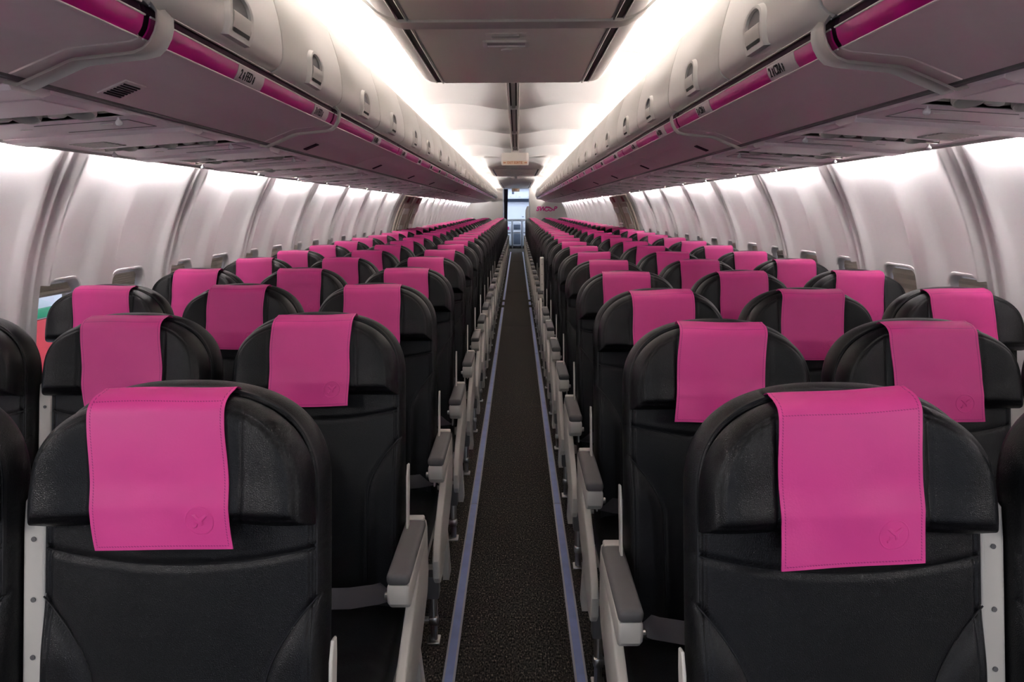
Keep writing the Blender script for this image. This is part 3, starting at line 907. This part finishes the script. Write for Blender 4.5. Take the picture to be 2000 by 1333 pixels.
SEAT['piping'] = piping(SW-.0135, .162, .010, .026, .004, .40).mesh('piping', 'vinyl')

def seam_tubes(curves, name, r_=.0015):
    m_ = MB()
    for c in curves: m_.tube(c, r_, 6)
    return m_.mesh(name, 'vinyl')
SEAT['seam'] = []
SEAT['seam'].append(seam_tubes([[bk(x, .446+.030*(x/SW)**2, nf_back(x, .446+.030*(x/SW)**2, .1)+.0022) for x in np.linspace(-.208, .208, 33)]], 'seam'))
for q in (-1, 1):
    c = []
    for l in np.linspace(-.05, .398, 40):
        xs = .132+.082*(max(0, l-.26)/.14)**1.6 if l > .26 else .132-.02*(.26-l)
        c.append(bk(q*xs, l, nf_back(xs, l, .1)+.0022))
    SEAT['seam'].append(seam_tubes([c], 'seam'))
CW, CL = .203, .235
def cover_n(x, l):
    """height of the cloth over the head pad"""
    ax = abs(x)
    e = max(0., 1-(LB-.016-l)/.03)
    h = nf_head(min(ax, .095), max(l, .545), .05)-.10*max(0, .545-l)
    h = h-(h-(.020+(h-.020)*.35))*(1-math.sqrt(max(0, 1-e*e)))
    return h+.0045
def cover_mesh(var, LX=0.):
    rnd = random.Random(var)
    NX, NL = 29, 60
    p1, p2, p3 = rnd.uniform(0, 6), rnd.uniform(0, 6), rnd.uniform(-.012, .012)
    w1 = rnd.uniform(.002, .005)
    lbot = LB-.246-LX
    # path in (l, n): up the front, over the top, down behind the pad
    path = [(lbot+(LB-.016-lbot)*k/(NL-9), None) for k in range(NL-8)]
    V = []; UV = []
    for j in range(NL):
        for i in range(NX):
            x = -CW/2+CW*i/(NX-1)
            if j < NL-8:
                l = lbot+(LB-.0135-lbot)*j/(NL-9); n = cover_n(x, l)
                s = l-lbot
                hang = smooth(.07, 0, s)
                n += hang*(.002+w1*math.sin(x*28+p1))+.0012*math.sin(x*40+s*30+p2)*smooth(.22, .1, s)
            else:
                q = (j-(NL-8))/7; a = q*PI*.8
                n0 = cover_n(x, LB-.0135); n = n0-.012*(1-math.cos(a))-.006*q; l = LB-.0135+.004*math.sin(a)-.012*max(0, q-.5); s = LB-.0135-lbot+.02*q
            sh = p3*(1-s/.24)
            edge = .0015*math.sin(s*40+p2)+.0022*math.sin(s*14+p1)
            V.append(bk(x+sh+edge, l+.0012*math.sin(x*30+p1), n)); UV.append((x+CW/2, s))
    N = NX*NL
    V2 = []
    for k, v in enumerate(V): V2.append((v[0], v[1]+.0022, v[2]-.0008))
    F = []
    for j in range(NL-1):
        for i in range(NX-1):
            a = j*NX+i; F.append((a, a+1, a+NX+1, a+NX)); F.append((N+a, N+a+NX, N+a+NX+1, N+a+1))
    B_ = list(range(NX))+[j*NX+NX-1 for j in range(1, NL)]+[(NL-1)*NX+i for i in range(NX-2, -1, -1)]+[j*NX for j in range(NL-2, 0, -1)]
    for k in range(len(B_)):
        a, b = B_[k], B_[(k+1) % len(B_)]; F.append((a, N+a, N+b, b))
    d = bpy.data.meshes.new('headrest_cover'); d.from_pydata(V+V2, [], F)
    uvl = d.uv_layers.new(name='UVMap'); UV2 = UV+UV
    for lp in d.loops: uvl.data[lp.index].uv = UV2[lp.vertex_index]
    fin(d, 'pink', True, 50)
    # pressed emblem: ring with a winged figure
    ex, es, er = .058, .043, .0205
    def on(x, s):
        fi = (x+CW/2)/CW*(NX-1); fj = s/((LB-.0135-lbot))*(NL-9)
        i = max(0, min(NX-2, int(fi))); j = max(0, min(NL-2, int(fj))); a, b = fi-i, fj-j
        g = lambda ii, jj: Vector(V[jj*NX+ii])
        return (g(i, j)*(1-a)+g(i+1, j)*a)*(1-b)+(g(i, j+1)*(1-a)+g(i+1, j+1)*a)*b
    fwd = Vector((0, -math.cos(LEAN), math.sin(LEAN)))
    m_ = MB()
    pts = [on(ex+er*math.cos(2*PI*k/40), es+er*math.sin(2*PI*k/40))-fwd*.0004 for k in range(41)]
    m_.tube(pts, .0013, 6, False)
    def blob(poly):
        c = (sum(p[0] for p in poly)/len(poly), sum(p[1] for p in poly)/len(poly)); n = len(poly)
        V_ = [on(ex+p[0]*er, es+p[1]*er)+fwd*.0002 for p in poly]+[on(ex+(c[0]+(p[0]-c[0])*.75)*er, es+(c[1]+(p[1]-c[1])*.75)*er)+fwd*.0014 for p in poly]
        F_ = [(k, (k+1) % n, n+(k+1) % n, n+k) for k in range(n)]+[tuple(range(n, 2*n))]
        m_.add(V_, F_)
    blob([(-.55, .45), (-.25, .5), (.0, .2), (.5, .5), (.62, .35), (.25, -.02), (.28, -.3), (.1, -.38), (.02, -.1), (-.2, .08)])
    blob([(-.3, -.05), (-.1, -.2), (-.2, -.45), (-.45, -.55), (-.52, -.4), (-.35, -.3)])
    em = m_.mesh('emblem', mat_plain)
    return d, em
mat_plain = mat('pink_leatherette_pressed', (234, 72, 158), .47, bump=('n', 330, .14, .001))
SEAT['cover'] = [cover_mesh(v) for v in (3, 11, 24, 31)]
SEAT['long_cover'] = cover_mesh(24, .012)

# cushion
def cushion():
    b = bmesh.new(); bmesh.ops.create_cube(b, size=1)
    for v in b.verts: v.co = Vector((v.co.x*.445, -.185+v.co.y*.45, .330+v.co.z*.13))
    bmesh.ops.bevel(b, geom=b.edges[:], offset=.045, segments=5, profile=.55, affect='EDGES')
    bmesh.ops.subdivide_edges(b, edges=[e for e in b.edges if e.calc_length() > .1], cuts=14, use_grid_fill=True)
    for v in b.verts:
        if v.co.z > .33:
            v.co.z += .014*(1-(v.co.x/.23)**2)*smooth(.05, -.1, v.co.y)
            v.co.z -= groove(v.co.y+.30+.03*math.cos(v.co.x*14), .012, .005)
    m_ = MB(); m_.bm(b); return m_.mesh('seat_cushion', 'leather', True, None)
SEAT['cushion'] = cushion()
SEAT['frame'] = MB().box(-.215, .215, -.36, .03, .235, .264, .006).tube([(-.238, -.3, .22), (.238, -.3, .22)], .02).tube([(-.238, -.02, .22), (.238, -.02, .22)], .02).mesh('seat_frame', 'shell')

AZ = -.05
def armrest(s, xc, hw=.0265):
    """lowered arm centred on x = xc; s: the side that carries the release button"""
    x0, x1 = xc-hw, xc+hw
    pad = MB().box(x0, x1, -.250, .06, .612+AZ, .642+AZ, .011, 3).mesh('arm_pad', 'pad')
    h = MB(); P = [(y-.015, z+AZ) for y, z in [(-.232, .614), (-.240, .596), (-.236, .57), (-.214, .55), (-.16, .556), (.08, .566), (.08, .614)]]
    h.prism(P, 'x', x0+.001, x1-.001, .008, 3)
    h.box(x0+.004, x1-.004, .04, .07, .6+AZ, .646+AZ, .005)
    hs = h.mesh('armrest', 'shell')
    bt = MB().lathe([(.0, 0), (.009, 0), (.009, .007), (.007, .009), (0, .009)], Matrix.Translation((xc+s*(hw-.0005), -.227, .578+AZ)) @ Matrix.Rotation(R(90*s), 4, 'Y'), 14).mesh('release_button', 'steel')
    return hs, pad, bt
def armrest_up(xc):
    x0, x1 = xc-.019, xc+.019
    m_ = MB()
    P = [(l+.135, n-.038) for l, n in [(.10, .0), (.10, .055), (.36, .055), (.405, .052), (.418, .035), (.412, .012), (.39, .0)]]    # (l, n)
    poly = [(bk(0, l, n-.01)[1], bk(0, l, n-.01)[2]) for l, n in P]
    m_.prism(poly, 'x', x0, x1, .007, 3)
    hs = m_.mesh('armrest', 'shell')
    P = [(l+.135, n-.038) for l, n in [(.11, -.003), (.39, -.003), (.39, -.022), (.11, -.022)]]
    poly = [(bk(0, l, n-.01)[1], bk(0, l, n-.01)[2]) for l, n in P]
    pad = MB().prism(poly, 'x', x0+.002, x1-.002, .006, 2).mesh('arm_pad', 'pad')
    m_ = MB()
    for l in (.16, .25, .345):
        p = Vector(bk(xc, l+.135, .0075)); m_.lathe([(0, 0), (.004, 0), (.004, .0015), (0, .0015)], Matrix.Translation(p) @ Matrix.Rotation(R(90)-LEAN, 4, 'X'), 10)
    bt = m_.mesh('screw', 'pad')
    return hs, pad, bt
ARM = {}
for s in (-1, 1):
    ARM['aisle', s] = armrest(-s, s*.2475)
    ARM['aisle_up', s] = armrest_up(s*.2475)
    ARM['in', s] = armrest(s, -s*.2435, .0185)
    ARM['in_up', s] = armrest_up(-s*.2435)
PANEL_M, TRIM_M, LEG_M, BELT_M, BUCKLE_M, BLOCK_M, BAR_M, FOOT_M, STUB_M = {}, {}, {}, {}, {}, {}, {}, {}, {}
for s in (-1, 1):
    m_ = MB()
    poly = [(.10, .60), (.085, .625), (-.02, .60), (-.10, .545), (-.30, .455), (-.385, .405), (-.415, .36), (-.41, .30), (-.385, .272), (-.34, .268), (-.06, .36), (.07, .42), (.10, .47)]
    poly = [(y, z+AZ) for y, z in poly]
    m_.prism(poly, 'x', s*.249 if s > 0 else -.272, .272 if s > 0 else -.249, .006, 3)
    PANEL_M[s] = m_.mesh('side_panel', 'shell', True, 30)
    m_ = MB(); P = [(.02, .028), (.02, .05), (.30, .042), (.33, .03), (.33, .012), (.3, .01)]
    m_.prism([(bk(0, l, n)[1], bk(0, l, n)[2]) for l, n in P], 'x', s*.231 if s > 0 else -.2365, .2365 if s > 0 else -.231, .0015, 1)
    TRIM_M[s] = m_.mesh('side_trim', 'shell', True, 30)
    x = s*.242
    LEG_M[s] = MB().tube([(x, -.345, .18), (x, -.352, .14), (x, -.36, .075)], .0135, 14).mesh('leg', 'steel')
    BLOCK_M[s] = MB().box(x-.02, x+.02, -.372, -.318, .155, .235, .006).mesh('leg_bracket', 'pad')
    BAR_M[s] = MB().tube([(x, -.36, .078), (-x*.98, -.36, .078)], .011, 12).box(x-.016, x+.016, -.376, -.344, .062, .094, .008).mesh('baggage_bar', 'steel')
    FOOT_M[s] = MB().prism([(-.01, .225), (.03, .225), (.12, .02), (.12, 0), (.04, 0), (.04, .02)], 'x', x-.012, x+.012).mesh('rear_leg', 'shell')
    STUB_M[s] = MB().tube([(x, -.36, .09), (x, -.36, .006)], .012, 10).box(x-.02, x+.02, -.385, -.335, 0, .01, .003).mesh('front_foot', 'steel')
    # lap belt: anchored beside the cushion at the back, lying across the seat
    BZ_ = -.075; path = [Vector((s*.212, .0, .478)), Vector((s*.2, -.03, .492)), Vector((s*.16, -.075, .502)), Vector((s*.10, -.10, .506)), Vector((s*.03, -.105, .507)), Vector((-s*.06, -.085, .506)), Vector((-s*.14, -.055, .502)), Vector((-s*.2, -.01, .49))]
    path = [p+Vector((0, 0, BZ_)) for p in path]; V = []; F = []
    for i, p in enumerate(path):
        t_ = (path[min(i+1, len(path)-1)]-path[max(i-1, 0)]).normalized(); wv = Vector((-t_.y, t_.x, 0)).normalized()*.019; wv.z = .017*(1 if wv.y > 0 else -1)
        for q, dz in ((-1, 0), (1, 0), (1, .003), (-1, .003)): V.append(p+wv*q+Vector((0, 0, dz+.016)))
    for i in range(len(path)-1):
        for k in range(4): F.append((i*4+k, i*4+(k+1) % 4, (i+1)*4+(k+1) % 4, (i+1)*4+k))
    F += [(3, 2, 1, 0), tuple((len(path)-1)*4+k for k in range(4))]
    BELT_M[s] = me('seat_belt', V, F, 'strap', True, 50)
    m_ = MB()
    poly = [(-.035, .0), (.012, .0), (.02, .015), (.014, .03), (.022, .05), (.004, .042), (-.014, .046), (-.03, .03)]
    m_.prism([(-.01+a, .487+BZ_+b) for a, b in poly], 'x', s*.217-.003, s*.217+.003, .001, 1)
    m_.lathe([(0, 0), (.009, 0), (.009, .004), (0, .004)], Matrix.Translation((s*.217-s*.003, -.022, .505+BZ_)) @ Matrix.Rotation(R(-90*s), 4, 'Y'), 12)
    BUCKLE_M[s] = m_.mesh('belt_clip', 'steel', True, 40)

XC = {'aisle': .49, 'middle': .977, 'window': 1.466}
seat_group = 'black leather passenger seats with pink headrest covers'
rnd = random.Random(5)
ROWS_Y = {-1: [.97, 1.75, 2.52, 3.27, 4.05, 4.80, 5.54], 1: [.94, 1.60, 2.30, 3.02, 3.74, 4.46, 5.20]}
def row_y(side, n):
    L = ROWS_Y[side]; return L[n-1] if n <= len(L) else L[-1]+PITCH*(n-len(L))
for row in range(1, ROWS+1):
    for side in (-1, 1):
        sd = 'left' if side < 0 else 'right'
        s = -side                      # direction of the aisle in the seat's own frame
        for kind in ('aisle', 'middle', 'window'):
            x = SX+side*XC[kind]-(.018 if side < 0 else 0); y = row_y(side, row)
            if row == 1 and kind == 'window': continue
            lab = 'black leather %s seat %s of the aisle, %s row%s' % (kind, sd, nth(row), ' from the front' if row > 1 else ' to the camera')
            t = thing('passenger_chair', lab, 'seat', (x, y, 0), seat_group)
            near = row <= 12
            obj('backrest', SEAT['backrest'], t)
            h = obj('headrest', SEAT['headrest'], t)
            if row <= 10:
                obj('piping', SEAT['piping'], t)
                for q in SEAT['seam']: obj('seam', q, t)
            var = (row*5+(side+1)*2+('aisle', 'middle', 'window').index(kind)*3) % 4
            cm, em = SEAT['cover'][var] if not (row == 1 and side > 0 and kind == 'aisle') else SEAT['long_cover']
            cv = obj('headrest_cover', cm, t)
            tilt = rnd.gauss(0, .012); 
            dxy = rnd.gauss(0, .004)
            if row == 1 and side > 0 and kind == 'aisle': tilt = .055; dxy = -.004
            if row == 1 and side < 0 and kind == 'aisle': tilt = .012; dxy = -.012
            piv = Vector(bk(0, .63, .08)); piv0 = piv.copy(); rm = Matrix.Rotation(tilt, 4, (0, -math.cos(LEAN), math.sin(LEAN)))
            cv.matrix_local = Matrix.Translation(piv+Vector((dxy, 0, 0))+Vector(bk(0, 0, 0))-Vector(bk(0, 0, 0))) @ rm @ Matrix.Translation(-piv)
            if row <= 8: obj('emblem', em, cv)
            obj('seat_cushion', SEAT['cushion'], t)
            obj('seat_frame', SEAT['frame'], t)
            if kind != 'middle': obj('rear_leg', FOOT_M[s if kind == 'aisle' else -s], t); obj('front_foot', STUB_M[s if kind == 'aisle' else -s], t)
            if kind == 'aisle':
                obj('side_panel', PANEL_M[s], t)
                if near: obj('side_trim', TRIM_M[s], t)
                up = (row == 9 and side > 0)
                a = obj('armrest', ARM['aisle_up' if up else 'aisle', s][0], t); obj('arm_pad', ARM['aisle_up' if up else 'aisle', s][1], a)
                if near: obj('screw' if up else 'release_button', ARM['aisle_up' if up else 'aisle', s][2], a)
                obj('leg', LEG_M[s], t); obj('leg_bracket', BLOCK_M[s], t); obj('baggage_bar', BAR_M[s], t)
            if near:
                bl = obj('seat_belt', BELT_M[s], t); obj('belt_clip', BUCKLE_M[s], bl)
            up = (row == 1 and kind == 'aisle') or (row == 2 and kind == 'middle')
            if kind == 'window' and row > 4: continue
            a = obj('armrest', ARM['in_up' if up else 'in', s][0], t); obj('arm_pad', ARM['in_up' if up else 'in', s][1], a)
            if near and row < 6: obj('screw' if up else 'release_button', ARM['in_up' if up else 'in', s][2], a)

# ------------------------------------------------------------------ rear partition, doorway and galley
DW0, DW1 = -.45, .44
m_ = MB()
for side in (-1, 1):
    a = DW0 if side < 0 else DW1
    P = [(a, 0), (side*1.63, 0)]+[(side*(wx(z)-.01), z) for z in np.linspace(.2, 1.75, 12)]+[(side*1.2, 1.95), (side*.9, 2.1), (a, 2.17)]
    m_.prism(P, 'y', YB, YB+.03)
m_.box(DW0, DW1, YB, YB+.03, 2.1, 2.17)
struct('wall_back', m_.mesh('partition', 'bulk', False), 'pale grey rear partition with a doorway to the galley', 'wall')
m_ = MB(); m_.box(DW0-.001, DW0+.03, YB-.012, YB+.045, 0.003, 2.1, .004); m_.box(DW1-.03, DW1+.001, YB-.012, YB+.045, 0.003, 2.1, .004)
struct('trim_12', m_.mesh('door_trim', 'alu'))
m_ = MB()
for side in (-1, 1):
    P = [(side*.45, 0), (side*1.63, 0)]+[(side*(wx(z)-.01), z) for z in np.linspace(.2, 1.75, 12)]+[(side*1.2, 1.95), (side*.9, 2.1), (side*.45, 2.17)]
    m_.prism(P, 'y', YF-.03, YF)
m_.box(-.45, .45, YF-.03, YF, 1.98, 2.17)
struct('wall_front', m_.mesh('partition', 'front', False), 'unseen grey front partition with a doorway, added to cut front fill light', 'wall')  # out of view; added to dim fill and reflections on the front rows
# lettering on the partition
t = thing('wall_logo', 'magenta SWOOP lettering on the rear partition right of the doorway', 'logo', (.985, YB-.004, 1.405))
def logo_piece(body, x, size, sx=1.): 
    o = obj('lettering', text_mesh(body, size, 'logo', shear=.28, sx=sx, extrude=.003), t, (x, 0, 0), (R(90), 0, 0)); return o
logo_piece('S', -.285, .2); logo_piece('W', -.135, .2, 1.05)
m_ = MB()
for cx in (.03, .16):
    m_.tube([(cx+.066*math.cos(a)+.02*math.sin(a), 0, -.0+.066*math.sin(a)) for a in np.linspace(PI*1.0, PI*2.0, 14)], .0155, 8)
o = obj('letter_bowl', m_.mesh('letter_bowl', 'logo'), t)
V = []; F = []
for k in range(25):
    u = k/24; x = -.05+.31*u
    zc = .052*math.sin(PI*(u*1.15+.05))*(1-.25*u)+.012-.02*u*u*2; w = .004+.022*math.sin(PI*u)**.8
    for yy in (-.003, .003): V += [(x, yy, zc-w), (x, yy, zc+w)]
for k in range(24):
    a = k*4; F += [(a, a+4, a+5, a+1), (a+2, a+3, a+7, a+6), (a, a+2, a+6, a+4), (a+1, a+5, a+7, a+3)]
obj('wave_mark', me('wave_mark', V, F, 'logo', False), t)
logo_piece('P', .285, .2)
obj('registered_dot', MB().lathe([(0, 0), (.012, 0), (.012, .003), (0, .003)], Matrix.Translation((.37, 0, .06)) @ Matrix.Rotation(R(90), 4, 'X'), 12).mesh('registered_dot', 'logo'), t)

# curtain gathered at the left jamb
V = []; F = []
NU, NV = 41, 12
for j in range(NV):
    z = .08+1.98*j/(NV-1)
    for i in range(NU):
        u = i/(NU-1); x = DW0+.035+u*(.09+.05*(j/(NV-1))); yy = YB+.10+.035*math.sin(u*PI*9+.3*math.sin(j))
        V.append((x, yy, z))
for j in range(NV-1):
    for i in range(NU-1): F.append((j*NU+i, j*NU+i+1, (j+1)*NU+i+1, (j+1)*NU+i))
t = thing('galley_curtain', 'dark navy curtain gathered at the left side of the rear doorway', 'curtain', (0, 0, 0))
o = obj('cloth', me('cloth', V, F, 'navy', True, None), t)
obj('curtain_rail', MB().tube([(DW0+.03, YB+.10, 2.075), (DW1-.02, YB+.10, 2.075)], .01, 8).mesh('curtain_rail', 'alu'), t)

# galley shell
m_ = MB(); m_.box(-1.5, -1.47, YB+.04, 27.1, 0, 2.15); struct('wall_galley_left', m_.mesh('w', 'galley', False))
m_ = MB(); m_.box(1.47, 1.5, YB+.04, 27.1, 0, 2.15); struct('wall_galley_right', m_.mesh('w', 'galley', False))
m_ = MB(); m_.box(-1.5, 1.5, YB+.04, 27.1, 2.15, 2.18); struct('ceiling_galley', m_.mesh('w', 'galley', False))
m_ = MB(); m_.box(-1.5, 1.5, 27.07, 27.1, 0, 2.15); struct('wall_galley_back', m_.mesh('w', 'galley', False))
o = tag(obj('galley_ceiling_light', MB().box(-.9, .9, 25.2, 25.9, 2.135, 2.148).mesh('lamp', 'light3', False)), 'cool white lamp on the galley ceiling behind the doorway', 'lamp')
# galley unit: work surface, upper lockers, three trolleys parked below
GY = 26.35
t = thing('galley_unit', 'white galley cabinet with lockers seen through the rear doorway', 'galley cabinet', (0, GY, 0))
m_ = MB(); m_.box(-1.4, 1.4, 0, .7, 1.78, 2.13); m_.box(-1.4, 1.4, .35, .7, 1.06, 1.78); m_.box(-1.4, 1.4, .0, .7, 1.0, 1.06); m_.box(-1.4, -1.36, 0, .7, 0.001, 1.0); m_.box(1.36, 1.4, 0, .7, 0.001, 1.)
obj('carcass', m_.mesh('carcass', 'galley', False), t)
for x0, x1 in ((-.9, -.42), (-.4, -.02), (0, .24), (.26, .6), (.62, 1.1)):
    d_ = obj('locker_door', MB().box(x0, x1, -.014, 0, 1.81, 2.08, .004).mesh('locker_door', 'galley'), t)
    obj('locker_catch', MB().box((x0+x1)/2-.03, (x0+x1)/2+.03, -.022, -.013, 1.825, 1.85).mesh('locker_catch', 'alu', False), d_)
obj('dark_dial', MB().box(-.16, -.08, -.02, -.013, 1.93, 2.02, .003).mesh('dark_dial', 'bluegrey'), t)
obj('shelf_shadow_strip', MB().box(-.5, .5, .34, .348, 1.66, 1.76).mesh('shelf_strip', 'bluegrey', False), t)
obj('counter_edge', MB().box(-1.38, 1.38, -.012, .0, .985, 1.05).mesh('counter_edge', 'alu', False), t)
obj('socket', MB().box(.2, .27, .34, .35, 1.12, 1.14).mesh('socket', 'dark', False), t)
for i, x in enumerate((-.33, .02, .37)):
    w = thing('service_trolley', 'white service trolley parked under the galley counter, %s' % ('leftmost', 'middle one with blue-grey door', 'rightmost')[i], 'trolley', (x, GY-.02, 0), 'service trolleys')
    m_ = MB(); m_.box(-.15, .15, 0.0, .65, .1, .97, .01)
    obj('trolley_body', m_.mesh('trolley_body', 'galley'), w)
    d_ = obj('trolley_door', MB().box(-.125, .125, -.014, 0, .15, .52, .006).mesh('trolley_door', 'bluegrey' if i == 1 else 'galley'), w)
    obj('upper_door', MB().box(-.125, .125, -.014, 0, .68, .86, .006).mesh('upper_door', 'bluegrey' if i == 1 else 'galley'), w)
    obj('latch_bar', MB().box(-.12, .12, -.03, -.01, .56, .6, .006).mesh('latch_bar', 'alu'), w)
    obj('handle', MB().tube([(-.1, -.005, .9), (-.1, -.04, .92), (.1, -.04, .92), (.1, -.005, .9)], .01, 8).mesh('handle', 'alu'), w)
    if i != 1: obj('notice', MB().box(-.05, .06, -.02, -.013, .68, .78).mesh('notice', 'logo', False), w)
    m_ = MB()
    for xx in (-.12, .12):
        for yy in (.06, .58): m_.tube([(xx-.012, yy, .05), (xx+.012, yy, .05)], .05, 12)
    obj('castor', m_.mesh('castor', 'dark'), w)
for x in (-.155, .195):
    o = obj('trolley_post', MB().box(x-.018, x+.018, GY-.06, GY-.03, 0.001, 1.0, .005).mesh('trolley_post', 'alu')); tag(o, 'upright aluminium post between galley trolleys, %s one' % ('left' if x < 0 else 'right'), 'post', 'posts between the trolleys')
# attendant seat folded against the back of the partition
t = thing('attendant_seat', 'grey padded attendant seat head at the right side of the rear doorway', 'seat', (.36, YB+.22, 0))
obj('seat_pad', MB().prism([(.12, .5), (.12, 1.5), (.0, 1.5), (-.06, 1.36), (-.06, .5)], 'y', 0, .08, .015).mesh('seat_pad', 'gasket'), t)
obj('seat_leg', MB().box(-.02, .1, .01, .06, 0, .52).mesh('seat_leg', 'alu', False), t)
# small lit notice over the doorway
t = thing('doorway_sign', 'small brown sign hanging in the top of the rear doorway', 'sign', (-.02, YB+.02, 2.03))
obj('sign_box', MB().box(-.13, .13, -.03, .02, -.06, .06, .008).mesh('sign_box', 'exit'), t)
obj('sign_letters', text_mesh('EXIT', .06, 'amber'), t, (0, -.032, 0), (R(90), 0, 0))

# ------------------------------------------------------------------ outside
struct('ground', MB().box(-60, 60, -60, 80, -2.9, -2.8).mesh('ground', 'snow', False), 'snowy airport apron outside the windows', 'ground')
t = thing('service_truck', 'red and white service truck outside the left front window', 'truck', (-6.2, 8.6, -2.8))
obj('cargo_box', MB().box(-1., 1., -1.8, 1.8, .6, 3.1, .05).mesh('cargo_box', 'truck_white'), t)
obj('red_side', MB().box(.99, 1.03, -1.7, -.66, 1.9, 3.04, .01).mesh('red_side', 'truck_red'), t)
obj('green_stripe', MB().box(.99, 1.05, -1.3, -.5, 3.06, 3.16, .01).mesh('green_stripe', 'truck_green'), t)
obj('roof_load', MB().box(-.8, .9, -.9, 1.2, 3.1, 3.5, .08).mesh('roof_load', 'truck_white'), t)
obj('strap_line', MB().box(1.03, 1.045, -1.06, -1.03, 1.9, 3.04).mesh('strap_line', 'truck_white', False), t)
obj('cab', MB().box(-.95, .95, -3.3, -1.85, .5, 2.1, .2, 3).mesh('cab', 'truck_white'), t)
for yy in (-2.6, 1.1):
    for xx in (-.85, .85): obj('wheel', MB().tube([(xx-.14, yy, .45), (xx+.14, yy, .45)], .45, 20).mesh('wheel', 'tyre'), t)

# ------------------------------------------------------------------ camera, sky, view
W = bpy.data.worlds.new('World'); S.world = W; W.use_nodes = True
bg = W.node_tree.nodes['Background']; bg.inputs[0].default_value = (.80, .86, 1.0, 1); bg.inputs[1].default_value = .7
f_px, vpx, vpy = 1410., 1011., 409.
cam = bpy.data.cameras.new('camera'); co = bpy.data.objects.new('camera', cam); COL.objects.link(co); S.camera = co
cam.sensor_width = 36; cam.lens = f_px/2000*36; cam.clip_start = .02; cam.clip_end = 300
pitch = math.atan((666.5-vpy)/f_px); yaw = math.atan((vpx-1000)/f_px)
co.location = (.022, 0, 1.40)
co.matrix_world = Matrix.Translation(co.location) @ Matrix.Rotation(yaw, 4, 'Z') @ Matrix.Rotation(R(90)-pitch, 4, 'X') @ Matrix.Rotation(R(-.3), 4, 'Z')
S.view_settings.view_transform = 'Standard'; S.view_settings.look = 'None'; S.view_settings.gamma = 1; S.view_settings.use_curve_mapping = False
S.view_settings.exposure = 1.22
S.cycles.max_bounces = 10; S.cycles.diffuse_bounces = 6; S.cycles.transparent_max_bounces = 12
S.cycles.sample_clamp_indirect = 8
